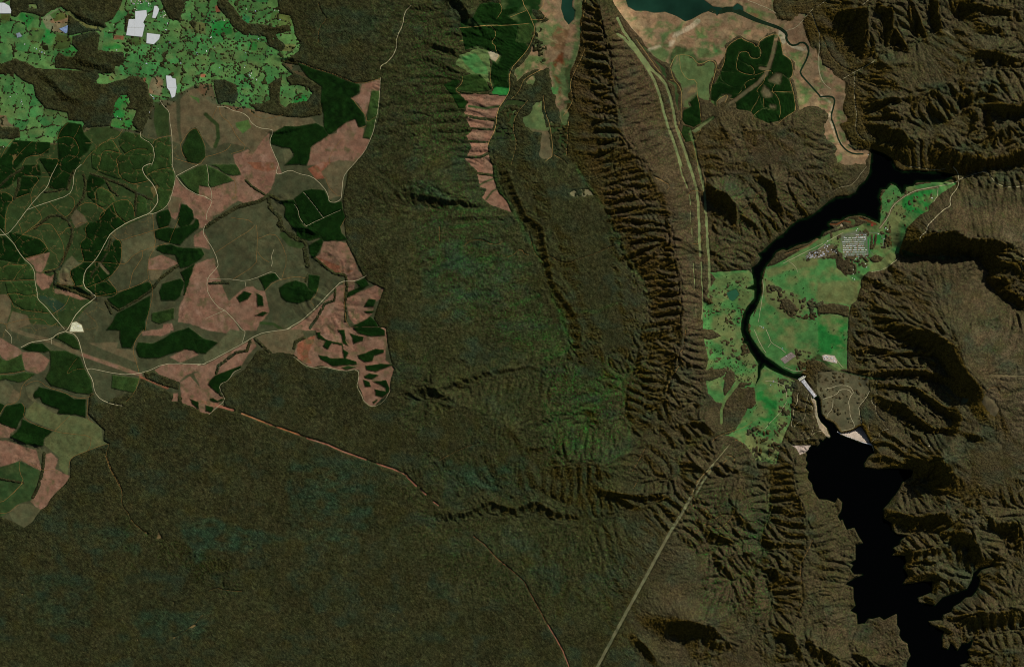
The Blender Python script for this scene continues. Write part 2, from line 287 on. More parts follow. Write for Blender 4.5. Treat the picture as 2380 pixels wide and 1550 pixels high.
f dg G 570 160 640 40 700 20 840 20 850 -60 1250 -60 1260 30 1200 100 1140 100 1190 180 1260 190 1170 260 1170 300 1120 420 1070 510 980 580 920 650 910 760 930 850 750 850 740 640 740 560 640 440 540 470 450 380 480 330 440 260 440 190
p dark|large_dark_pine_plantation_above_the_white_track_on_the_valley_side 1.0 G 570 180 640 40 840 30 860 90 1000 60 1000 110 900 150 1000 210 900 230 700 225 600 210
p dark|dark_pine_plantation_below_the_white_track_left_of_the_drained_lake_arm 1.0 G 450 260 640 250 940 240 1000 290 980 390 1100 410 1080 510 980 590 910 660 910 770 930 840 760 840 740 640 830 520 740 470 640 450 500 470 480 330
p mid|mid_green_pine_block_between_the_dark_plantation_and_the_orange_road 0.6 G 1000 240 1120 220 1160 290 1110 410 990 390 1000 290
f g3 G 450 500 620 450 740 490 830 520 790 580 740 560 740 680 750 820 640 700 540 700 390 600
f g1 G 470 540 600 500 700 620 720 700 600 690 500 600
f pale G 720 490 760 480 830 520 790 580 750 560
p mid|round_mid_green_pine_knoll_below_the_pale_green_hillside 0.8 G 450 720 560 700 650 700 700 760 750 850 640 870 470 860 420 840 480 780
p dark|dark_pine_patch_above_the_left_end_of_the_pink_hillside 1.0 G 300 800 420 740 460 770 410 840 430 880 500 920 530 980 500 1020 440 1020 380 900 340 860
f cc G 440 880 600 880 900 900 860 970 810 1040 800 1130 780 1260 720 1350 730 1450 760 1560 560 1560 500 1500 560 1380 510 1280 560 1230 520 1140 490 1060 530 960
f g2 G 750 860 800 810 930 830 910 900 760 890
s tf 6 G 540 1000 700 1020 820 1000
s fo 4.5 G 480 1090 600 1110 780 1130
s fo 3.0 G 560 1210 780 1220
s fo 3.0 G 520 1330 720 1340
s fo 3.8 G 500 1480 640 1480 730 1440
f sandp G 1240 -60 1620 -60 1600 150 1580 300 1600 430 1530 620 1480 700 1500 900 1470 1020 1400 1100 1340 960 1300 800 1280 640 1060 720 1000 780 940 700 960 640 1080 520 1150 400 1180 280 1180 220 1290 180 1200 100
f wet G 1190 230 1400 200 1440 300 1300 420 1200 450 1140 420
f g3 G 960 660 1100 520 1300 540 1200 640 1060 700 990 760
f wet G 1320 600 1440 560 1540 560 1470 700 1480 900 1400 940 1330 850
f wet G 1540 -60 1620 -60 1610 200 1590 420 1540 560 1500 560 1560 300 1530 100
f mud G 1380 250 1480 280 1440 480 1330 480 1300 400
f rust G 1400 490 1440 500 1430 600 1360 640 1330 600
f rust G 1330 720 1400 760 1410 900 1380 920 1370 800
f g1 G 1310 820 1390 820 1370 890 1330 890
f wet G 1060 760 1180 690 1180 780 1140 840 1090 800
f wet G 1120 990 1240 900 1250 1060 1300 1120 1320 1260 1130 1250 1050 1200 1040 1100 1110 1070
f cb G 1060 1210 1230 1220 1310 1230 1340 1470 1250 1520 1180 1480 1220 1260
F 1 G 1000 880 1020 780 1100 800 1130 840 1190 720 1270 640 1270 900 1200 960 1100 960
f yg G 810 1040 900 940 1000 940 1080 960 980 1070 950 1240 990 1320 740 1330 780 1250 800 1120
s g3 9 G 960 1000 980 1080
t 45 G 820 1000 1080 1000 960 1300 760 1300
t 25 G 1130 300 1260 260 1260 600 1060 500
f wet G 1390 1060 1470 1010 1500 1100 1470 1200 1400 1200
t 40 G 1260 900 1330 1000 1370 1300 1350 1480 1250 1060
f yg G 1290 1130 1400 1150 1470 1200 1460 1460 1340 1480 1330 1300
t 45 G 1290 1130 1400 1150 1470 1200 1460 1460 1340 1480 1330 1300
f tf G 1440 600 1500 600 1520 780 1500 900 1520 980 1440 1000 1470 800
f cc J 545 0 770 0 770 120 800 200 830 270 900 340 950 460 870 430 820 410 720 370 660 310 700 230 640 210 620 130 610 60
s fo 4 J 600 80 700 90 770 100
s yg 4 J 640 190 720 150 780 130
s yg 4 J 700 330 760 250 820 220
f yb J 910 40 950 50 950 120 920 90
f be J 1450 280 1540 230 1680 230 1720 290 1600 310 1520 310
t 35 J 1430 270 1540 230 1680 220 1730 300 1600 330 1500 320
# blowering flats
f sandp H -60 -60 1500 -60 1480 80 1530 180 1600 190 1750 100 1820 130 1750 200 1800 330 1900 540 1940 600 1940 1000 1830 1020 1700 1050 1680 880 1640 740 1660 600 1560 520 1540 380 1500 310 1430 320 1340 400 1250 380 1150 350 1030 430 1010 540 960 660 920 570 860 570 790 600 720 530 640 510 540 530 500 620 420 600 320 520 250 400 150 280 80 200 0 80 -60 0
f sandp I -40 400 20 500 120 620 210 730 260 760 270 900 260 1050 300 1150 220 1180 260 1280 330 1370 430 1380 500 1400 450 1560 200 1560 120 1450 160 1400 60 1300 40 1150 90 1100 20 1030 -40 1000
s pale 10 H -20 0 60 120 150 260 250 350
s sand 22 H 0 10 80 130 180 250 270 340 330 380
s pale 12 H 500 420 560 320 620 290 700 250 760 200
s pale 9 H 300 470 400 440
f wet H 300 460 420 440 500 520 440 600 360 560
f wet H 400 330 560 260 640 200 620 290 520 300 430 420
f wet H 740 380 900 380 1000 500 900 540 760 540
f g1 H 1200 290 1260 280 1260 330 1190 320
f g1 H 860 430 960 480 920 500
f g3 H 730 250 820 250 850 350 740 360
f g3 H 1620 480 1720 480 1780 560 1740 640 1680 620
f g3 H 1680 720 1800 830 1830 900 1780 980 1700 1010
f g3 H 1220 60 1400 120 1350 180 1200 110
f pale H 1600 400 1700 440 1780 440 1790 480 1740 480 1650 450 1600 420
f pale H 1520 270 1590 330 1590 400 1560 420 1520 340
f mud H 1220 120 1330 130 1320 170
s pale 5 H 1330 190 1400 210 1480 240
f tf H 500 520 560 440 700 460 760 540 860 570 820 600 740 600 700 540 560 530 500 600
f fo H 1520 120 1580 80 1620 150 1560 190
f fo H 1750 180 1800 150 1830 200 1780 250
F 1 H 1840 250 1900 400 1938 600 2100 700 2100 -60 1500 -60 1490 60 1540 130 1700 120 1780 130
s pale 5 I 30 900 110 960 140 1010 100 1100 140 1200 190 1320 260 1400 340 1450
s sand 16 I 200 1380 300 1440 380 1460 440 1440
f g3 I 0 990 90 990 90 1030 20 1010
f g3 I 170 1040 250 1060 250 1130 180 1120
f g3 I 200 1240 250 1280 240 1330
f g1 I 170 1480 220 1440 230 1500 180 1550
F 1 I 0 1040 60 1040 90 1100 70 1160 20 1160
F 1 I 280 1360 340 1380 420 1370 430 1400 350 1410
f tf H 190 370 280 430 320 530 460 660 480 740 560 780 600 900 590 1060 560 1060 540 850 420 700 300 540
f wet H 500 620 545 525 650 515 720 540 760 600 800 600 880 560 930 590 940 650 880 860 870 950 800 950 760 890 680 980 700 1000 610 1040 610 880 580 780 530 740
f cb H 620 830 720 800 750 840 740 880 640 970 610 1000
f gold H 700 820 750 830 740 870 660 880
p dark|small_dark_pine_block_left_of_the_large_round_plantation_on_the_flats 1.0 H 760 890 780 1000 790 1160 720 1200 640 1170 610 1130 620 1040 700 1000 680 960
p mid|small_green_pine_block_at_the_foot_of_the_pale_green_field 0.8 H 620 1180 700 1210 670 1260 750 1330 740 1320 700 1330 640 1340 600 1250
f g4 H 880 860 960 700 980 690 1050 780 1100 830 1120 880 1060 880 940 950 930 1000 880 960
p dark|central_dark_pine_mass_of_the_large_round_plantation_on_the_lake_flats 1.0 H 890 860 980 680 1010 540 1040 440 1160 355 1290 410 1330 440 1400 350 1500 315 1560 510 1650 580 1660 700 1620 745 1670 880 1670 1050 1520 1140 1300 1110 1260 1050 1130 1030 1100 930 960 900 930 1000
p dark|northern_lobe_of_the_large_round_plantation_on_the_lake_flats 1.0 H 1010 540 1040 430 1160 350 1210 390 1290 410 1330 450 1350 500 1340 550 1250 540 1230 480 1150 490 1120 560 1110 640 1160 680 1060 660 1000 630
p dark|upper_right_pine_lobe_left_of_the_bare_diagonal_strip 1.0 H 1340 400 1390 360 1490 320 1480 420 1440 540 1410 620 1340 610 1240 620 1140 560 1150 500 1240 490 1260 550 1340 550 1360 490
p dark|upper_right_pine_lobe_right_of_the_bare_diagonal_strip 1.0 H 1510 380 1550 400 1560 510 1630 560 1660 640 1650 700 1610 740 1540 690 1450 680 1450 620 1480 500
p dark|western_lobe_of_the_large_round_plantation 1.0 H 970 670 1100 680 1180 690 1280 720 1300 740 1210 770 1180 820 1060 820 980 750
p dark|small_pine_lobe_around_the_centre_of_the_round_plantation 1.0 H 1160 680 1280 640 1370 660 1400 680 1300 720 1230 700
p dark|lower_left_pine_lobe_of_the_round_plantation 1.0 H 890 800 960 770 1090 820 1180 830 1150 880 1080 880 990 880 930 960 880 930
p dark|south_western_pine_lobe_between_the_strip_and_the_tracks 1.0 H 1120 960 1220 880 1380 750 1310 860 1340 900 1310 970 1260 1040 1120 1020
p dark|eastern_pine_lobe_of_the_round_plantation 1.0 H 1450 700 1560 700 1620 750 1650 860 1560 870 1490 870 1450 860 1490 790 1420 740
p dark|pine_lobe_in_the_middle_around_the_brown_bare_patch 1.0 H 1330 820 1380 770 1450 800 1440 870 1500 890 1530 960 1530 1040 1370 1010 1340 900
p dark|south_eastern_pine_lobe_of_the_round_plantation 1.0 H 1500 880 1660 880 1680 980 1670 1050 1580 1100 1530 1040 1540 960
p dark|southern_pine_lobe_at_the_foot_of_the_round_plantation 1.0 H 1290 1080 1370 1020 1530 1050 1560 1090 1520 1140 1420 1160 1330 1120
f cb H 1490 690 1540 690 1550 760 1540 790 1440 760
f cb H 1390 810 1430 830 1460 890 1420 910 1370 900 1360 860
f cb H 940 960 990 890 1060 890 1020 960 960 990
s cb 9 H 1500 350 1470 500 1430 630 1400 700 1330 780 1220 860 1130 930 1060 970
s cb 8 H 1350 640 1420 650
f cb H 1430 990 1490 990 1490 1020 1440 1020
s yg 12 H 800 1170 900 1110
f cut H 690 1230 790 1170 900 1110 880 1140 740 1260
# power line cuttings
s cut 9 H 0 170 60 300 160 430 240 540 330 660 400 720 460 800 500 920 530 1050 550 1180 600 1320 640 1430 680 1560
s cut 9 H 0 320 60 360 160 470 280 640 350 760 400 900 440 1060 480 1200 530 1330 560 1430 600 1560
s g3 7 H 690 1240 720 1350 740 1440 760 1560
s cut 6 K 580 -20 610 100 660 220
s cut 5 K 680 290 690 380
s cut 5 K 690 440 690 540
s cut 5 K 700 600 705 680
s cut 9 K 680 0 710 100 750 240 760 350 770 560 770 700 780 860
s cut 9 K 760 0 800 150 820 260 840 500 850 760 860 860 865 1000 870 1110 860 1170
s cut 5 K 715 930 725 1080 730 1180
s cut 6 K 790 920 795 1000 790 1080 800 1160 805 1300 795 1450
s cb 5 K 740 1350 740 1400
# talbingo flats
f g1 Z 1650 632 1740 626 1755 640 1760 700 1740 790 1760 830 1780 855 1860 875 1870 860 1880 830 1930 850 1970 860 1972 740 1985 690 2010 640 2055 600 2090 590 2110 530 2190 450 2230 425 2190 420 2120 430 2075 428 2060 440 2045 500 2010 520 1930 540 1860 580 1800 615 1775 640 1770 750 1800 830
f g1 K 870 1160 960 1020 1240 990 1290 1050 1290 1260 1180 1400 1170 1560 800 1560 810 1300
f g1 K 1370 1560 1240 1560 1310 1350 1370 1200 1370 1080 1400 960 1600 900 1900 760 2020 700 2500 700 2620 900 2511 990 2371 1010 2291 1060 2301 1150 2251 1290 2181 1330 2181 1560
f g1 M 790 0 960 -20 1180 -20 1190 60 1230 180 1330 320 1400 350 1540 420 1680 480 1650 620 1640 860 1600 950 1540 1100 1500 1290 1400 1250 1330 1250 1200 1080 1100 1020 950 990 1100 960 1180 820 1300 700 1290 570 1120 550 1040 640 990 700 930 690 850 600 830 500 830 380 850 280 810 90
f g1 M 1280 0 1940 -20 1980 240 1860 300 1700 330 1600 340 1420 240 1300 80
f g1 N -60 -20 270 -20 280 110 250 380 180 390 100 300 0 230 -60 260
f g3 K 900 1090 1100 1020 1260 1010 1280 1090 1200 1150 1120 1100 950 1180
f g3 K 1140 1180 1280 1180 1280 1230 1180 1370 1120 1300
f gy L 640 420 760 370 840 430 780 560 770 700 770 780 700 740 660 600
f gy K 1400 1000 1500 960 1700 900 1760 880 1700 1000 1560 1000 1420 1060
f gy K 1400 1060 1540 1180 1700 1260 1760 1400 1600 1460 1400 1300 1370 1200
f gy L 0 1100 200 1100 400 1100 380 1280 300 1330 150 1300 0 1290
f gy M 1180 180 1300 260 1320 330 1210 340 1160 250
f gy M 1200 960 1300 1000 1540 1080 1500 1260 1400 1220 1300 1240 1200 1080
f g1 L 640 230 730 200 780 280 700 400 660 520 590 550 600 400 590 300
f g2 L 780 300 900 260 1080 230 1060 330 1040 440 980 470 880 440 800 420
f g1 L 600 200 690 185 730 210 640 260
f gy L 490 940 680 810 780 850 750 880 620 1000 480 1010
f g2 M 1310 600 1420 560 1500 640 1520 900 1330 840
f g2 L 0 1420 290 1430 270 1550 0 1550
f g2 N 0 0 240 0 260 200 120 230 0 210
f g3 L 0 640 130 680 100 720 0 760
f be U 720 180 940 300 880 380 700 430 720 360
f yg L 780 790 1000 860 860 880 800 860
t 30 K 1400 1080 1560 1190 1760 1260 1900 1280 1900 1450 1700 1450 1560 1380 1440 1300
F 1 K 1540 1270 1620 1270 1700 1360 1640 1400 1560 1350
F 1 K 1870 1310 1938 1290 1938 1400 1900 1380
F 1 L 0 1320 150 1310 290 1340 280 1430 150 1400 0 1400
F 1 M 1100 560 1290 550 1300 690 1180 820 1060 980 950 1000 990 800 1000 680 1080 640
F 1 M 830 390 1020 370 1000 430 900 470 830 480
F 1 M 1040 390 1100 400 1100 490 1060 560 1010 620 1000 560
F 1 M 1150 510 1220 500 1200 540 1130 545
F 1 M 780 0 900 10 970 60 870 90 800 80
s g3 9 M 1160 480 1100 560 1020 660 980 760 980 880
t 30 M 1130 850 1200 1000 1330 1240 1500 1290 1560 1060 1500 950 1300 900
f g1 M 1170 900 1220 740 1290 740 1320 860 1200 950
t 18 M 850 100 1200 60 1300 330 1280 540 1100 540 860 380
t 14 K 820 1200 1280 1050 1200 1400 1150 1560 800 1560
t 14 L 590 230 1080 220 1000 480 700 700 590 540
F 1 K 820 1220 870 1270 900 1300 860 1310 820 1270
s cb 6 L 580 600 660 480 720 370 820 290 930 240 1130 210
s tf 8 M 1700 420 1760 380 1780 320 1860 270 1938 270
s tf 9 N 0 250 100 340 200 400 330 430 480 460 620 470
t 40 V 380 160 560 200 620 250 520 400 400 420 420 300
t 35 V 170 520 330 560 340 800 250 1100 180 1180 180 800
f cb V 550 470 600 480 640 600 640 680 590 560
f fo V 340 560 400 570 420 680 330 620
f scr V 650 430 850 410 1300 510 1310 690 1180 850 1205 1090 960 1185 880 1060 770 1000 710 960 700 780 640 680
t 22 V 650 430 1300 500 1200 1090 770 1000
s pale 10 V 590 760 630 850 640 960 680 1070 720 1150 790 1240
f pale V 640 1000 700 1040 770 1130 790 1200 740 1170 670 1150
s g3 5 U 1350 600 1480 570 1600 580
f gy U 250 1060 600 1050 620 1130 300 1260 200 1120
s g2 5 U 1490 620 1480 760 1500 920
s g2 5 U 1580 640 1560 780 1510 900
s g2 5 U 1630 640 1620 780 1540 900
s g2 5 U 1670 650 1650 800 1700 960
s fo 3 U 1530 640 1530 800 1510 860
s fo 3 U 1600 640 1590 780 1540 860
f fo U 1500 1040 1600 980 1720 1020 1680 1080 1560 1100
t 45 U 1680 600 1850 560 1850 850 1700 840
t 45 U 930 900 1250 1000 1250 1250 1100 1300 950 1180
t 40 U 840 600 1000 660 980 800 860 740
f tf U 1140 440 1100 340 1280 340 1300 430 1420 430 1440 380 1600 400 1660 440 1600 560 1380 520 1340 440 1240 500
f gy U 920 560 920 500 1080 480 1100 500 1000 560
f pale U 980 450 1030 440 1050 490 1000 500
s rust 6 L 120 560 180 560 240 530 300 540
s rust 5 L 390 500 450 520 540 560
s mud 5 K 1580 840 1700 800 1800 760 1900 690
f cb U 380 980 480 900 600 880 740 800 900 800 940 940 800 1000 560 1060 420 1040
t 30 U 380 1060 700 1060 940 1000 1000 900 880 780 700 820 400 1000
t 42 U 1000 1000 1300 1010 1480 980 1500 1080 1300 1260 1100 1320 1000 1180
t 30 U 1230 540 1480 560 1460 640 1240 640
# scattered openings
f gold R 1045 580 1065 565 1075 595
f gold R 1370 1255 1420 1240 1430 1250 1390 1275
f gold R 1240 1330 1275 1325 1260 1345
f gold R 1150 560 1180 620 1130 625
f tf R 1795 690 1840 670 1830 700
f gold R 150 1015 180 1015 165 1035
f gold R 1250 1075 1268 1075 1262 1105
f gold R 1340 480 1370 470 1350 492
f gold R 985 1350 1005 1340 1005 1365
f cb M 640 680 720 670 780 700 700 710
f cb M 520 590 600 580 700 540 760 550 700 590 560 600
f yo N 1340 640 1420 640 1400 690 1330 720
f cb N 1550 600 1650 650 1710 740 1660 860 1560 770 1500 680
f cb N 1640 1020 1740 1090 1720 1160 1680 1100
f cb N 1840 1530 1900 1460 1938 1450 1938 1480 1880 1540
s gold 3 N 1610 420 1730 380
s cb 6 N 1600 430 1938 440
s cb 4 N 1680 410 1700 470
s cb 4 N 1860 350 1860 480
f pale N 1000 1090 1060 1080 1050 1110
f cb I 1170 270 1240 260 1380 470 1300 400 1200 300
f cb I 1500 310 1570 350 1660 430 1560 380
f cb I 550 650 760 740 700 700
f cb I 1600 140 1780 150 1700 170
f gold K 330 100 440 150 420 160 360 140
"""

# soft colour drifts of the native canopy (species change; lit rows paint in the sunlit slope tone): colour strength blur sheet points
TINTS = """
bare .55 12 N 1380 0 1938 -60 1938 1000 1700 1100 1500 700 1560 520
bare .5 10 L 1450 250 1938 300 1938 760 1600 640
teal .8 14 R 1300 430 2087 600 2087 640 1800 700 1400 800
teal .7 16 S 0 60 640 60 640 600 350 640 0 620
teal .6 12 S 1080 120 1700 60 1640 330 1440 300 1240 220
teal .5 18 R 550 500 1000 560 1000 720 600 700
teal .6 14 R 950 1150 1550 1100 1550 1340 1000 1330
teal .4 20 R 200 850 700 900 700 1250 300 1250
teal .5 12 F 930 360 1200 370 1200 470 930 440
teal .4 20 B 1050 80 1700 100 1850 300 1400 450 1080 400
teal .6 16 J 0 200 200 190 420 330 300 380 0 300
teal .5 24 J 100 700 900 700 1100 1200 500 1500 100 1400
tf .3 24 T 640 0 1290 100 1250 330 1000 350 800 200
tf .3 16 T 1080 450 1800 430 1560 700 1450 1100 1150 1100
tf .7 4 T 1640 1180 1780 1130 1780 1100 1640 1170
teal .55 12 T 250 1240 800 1200 800 1480 250 1400
teal .6 12 I 1530 230 1750 400 1740 470 1500 560 1400 560 1150 800 970 950 950 900 1280 700 1380 560 1380 470 1600 450 1400 250
teal .6 12 N 1170 1080 1440 1050 1430 1250 1200 1550 1160 1300
teal .6 10 N 1120 40 1240 120 1340 300 1400 400 1380 420 1270 300 1130 100
teal .5 14 L 1000 1020 1150 1100 1300 1350 1000 1400 950 1200
teal .5 20 O 300 1060 700 1080 1000 1250 1200 1000 900 900
teal .5 14 O 0 250 500 250 700 500 500 900 100 500
tf .5 12 Q 1100 550 1440 550 1430 760 1250 840 1150 700
teal .5 12 Q 1200 0 1560 0 1600 400 1500 300 1250 200
lit .75 16 K 580 100 880 100 900 1100 700 1500 640 1400 560 700
lit .7 16 K 880 0 1900 0 1938 200 1500 300 1000 150
lit .75 20 L 1150 250 1900 250 1938 800 1500 650 1000 600
lit .7 20 L 700 900 1500 900 1900 1400 1000 1400 500 1100
lit .7 16 Q 0 1050 780 1000 850 1500 200 1400
lit .7 14 Q 1150 1000 1900 700 1938 900 1300 1300
lit .7 16 H 0 300 300 700 500 1500 100 1450 0 900
lit .7 16 H 1000 1250 1900 1200 1900 1500 1000 1500
lit .7 20 N 1350 0 1900 0 1900 500 1500 500
lit .7 16 O 800 500 1400 420 1400 1100 900 1000
"""

# green creek flats in the forest: width strength sheet points
CREEKS = """
4 .7 M 1250 760 1080 960 820 1010 700 1050 640 1150 590 1220 580 1340
4 .7 T 1220 0 1250 120 1310 250 1250 320 1100 380
4 .7 T 1850 430 1720 560 1580 680 1500 760 1430 930 1440 1080 1300 1100
3 .6 T 1240 320 1060 310
3 .7 T 1440 790 1300 820 1120 820 1090 740
3 .6 T 1640 490 1720 540
3 .6 T 1780 870 1780 1120 1650 1180
3 .5 T 1740 560 1740 700 1780 870
3 .8 J 360 400 500 430 650 440 700 410
3 .7 J 370 590 480 580 640 560 740 530
3 .6 J 280 740 250 900 200 1040
3 .6 J 480 660 460 900 450 1010
3 .7 J 1200 1230 1060 1280 930 1330
4 .6 J 620 890 780 880
4 .6 J 650 940 760 940
3 .6 J 1130 930 1000 960
3 .6 J 1220 1320 1210 1400
4 .7 J 1330 1150 1340 1290 1420 1400 1450 1540
3 .5 J 1938 1300 1740 1390 1600 1380
4 .6 J 780 20 800 180 880 320 960 430 1050 600 1150 780 1220 920
5 .8 O 1440 0 1450 150 1400 300 1340 420 1360 580 1300 690 1210 760 1060 830
4 .7 O 1220 440 1080 460 920 490 920 560 720 600
4 .6 O 1390 780 1440 980 1440 1080 1250 1110 1180 1120
4 .6 K 0 640 20 740 100 880 240 1100 310 1300
4 .6 I 340 690 550 570 720 500 930 390 1040 310
4 .6 I 1110 1190 1240 1080 1340 1000 1560 910
4 .6 K 1300 140 1380 240
5 .6 L 760 780 820 850 900 870 1050 860 1290 880 1420 850
5 .5 N 480 560 460 700 450 880
3 .5 J 1550 0 1640 170 1750 300 1850 450 1900 600
4 .5 H 1180 1260 1200 1400
"""

WATER = {
 'pondage': (380.0, [('L',"505 -150 560 -130 620 -110 700 -60 730 20 800 60 900 50 1000 60 1100 60 1190 70 1250 80 1310 90 1270 110 1260 140 1180 165 1090 165 930 170 900 200 830 210 820 260 790 280 770 240 740 200 690 180 650 230 600 240 580 310 600 370 580 430 590 480 580 550 530 530 440 490 390 480 290 490 220 530 140 530 100 560 150 600 110 620 60 640 20 700"),
   ('K',"1880 690 1800 740 1700 760 1600 810 1560 800 1500 830 1470 880 1430 930 1390 980 1370 1040 1360 1120 1365 1200 1340 1280 1310 1350 1250 1430 1230 1550"),
   ('M',"1260 70 1300 130 1350 200 1400 260 1480 310 1560 370 1660 420 1740 420 1780 440 1710 480 1650 460 1560 430 1450 380 1390 340 1350 390 1345 450 1300 530 1325 450 1325 380 1330 320 1290 260 1240 190 1215 130 1180 130 1195 90 1180 60 1165 0"),
   ('K',"1170 1480 1190 1400 1230 1330 1290 1260 1295 1180 1210 1165 1290 1130 1280 1060 1260 970 1320 930 1350 880 1320 840 1370 810 1430 750 1500 690 1560 650 1620 580 1700 520 1790 490 1850 460 1900 420 1940 385"),
   ('L',"90 350 170 300 290 290 350 260 380 200 440 150 480 80 490 0")]),
 'reservoir': (544.0, [('V',"610 755 670 730 690 790 700 880 710 960 760 1030 860 1080 900 1150 930 1190 940 1220 1050 1260 1160 1310 1330 1340"),
   ('N',"530 1160 480 1200 440 1260 440 1300 560 1315 700 1305 860 1315 900 1330 880 1390 800 1440 770 1500 730 1560"),
   ('Q',"660 20 620 60 620 150 690 190 700 260 740 300 830 315 780 360 770 400 710 430 730 470 700 500 820 500 830 560 810 620 850 690 800 770 900 760 1000 740 1080 740 1070 850 940 900 940 940 1100 965 1170 890 1300 850 1400 810 1440 740 1460 660 1510 620 1640 590 1650 600 1540 640 1500 690 1530 740 1500 830 1450 890 1390 900 1340 950 1280 980 1260 1030 1180 1060 1170 1110 1040 1120 1060 1150 1190 1210 1170 1280 1170 1370 1220 1380 1250 1320 1310 1390 1350 1330 1410 1320 1470 1270 1440 1370 1410 1390 1430 1460 1410 1490 1420 1510 1340 1530 1340 1760 830 1760 830 1510 870 1440 850 1400 840 1330 790 1300 760 1250 770 1200 740 1150 740 1050 620 1110 580 1080 510 1100 480 1095 440 1140 370 1150 360 1050 300 1020 350 970 330 890 330 800 250 770 340 710 420 680 340 680 300 630 330 590 290 570 350 540 350 400 420 380 380 320 340 240 270 260 240 200 230 160 210 180 180 130 215 80 225 0"),
   ('P',"2036 1210 2030 1222 2010 1214 1990 1213 1981 1200"),
   ('M',"1840 1500 1830 1450 1790 1400 1800 1340 1770 1300 1795 1260 1770 1230 1785 1180 1775 1160"),
   ('V',"580 1350 650 1360 680 1330 670 1290 720 1290 760 1240 800 1260 815 1240 770 1130 740 1100 690 1050 660 990 650 900 640 800")]),
 'lake': (366.0, [('H',"40 -160 100 60 170 100 270 100 350 120 450 110 560 150 640 200 700 180 790 130 880 95 925 115 940 150 960 120 1060 95 1110 110 1190 105 1180 60 1130 30 1090 65 1000 75 900 60 820 0 780 -160")]),
 'inlet': (366.0, [('G',"1430 -160 1410 80 1440 180 1480 230 1530 180 1540 100 1510 60 1540 -160")]),
 'pond': (384.0, [('K',"1030 1210 1060 1190 1120 1170 1150 1220 1110 1270 1085 1285 1055 1265")]),
}
PONDS = """
A 400 430 450 430 460 470 430 480 400 460
A 1510 590 1550 580 1550 610 1530 640 1510 630
A 1165 460 1210 460 1220 480 1200 495 1175 485
A -30 640 60 640 100 665 0 680
"""
RIVER = "H 640 -60 720 0 800 50 900 95 960 110 1060 80 1150 110 1250 160 1330 195 1420 225 1500 250 1560 280 1600 320 1590 370 1640 430 1700 420 1720 400 1770 400 1810 460 1790 550 1740 640 1720 690 1800 780 1900 890 1920 920|I 20 910 120 905 160 930 150 1000 120 1100 160 1200 200 1340 270 1420 340 1450 430 1450"

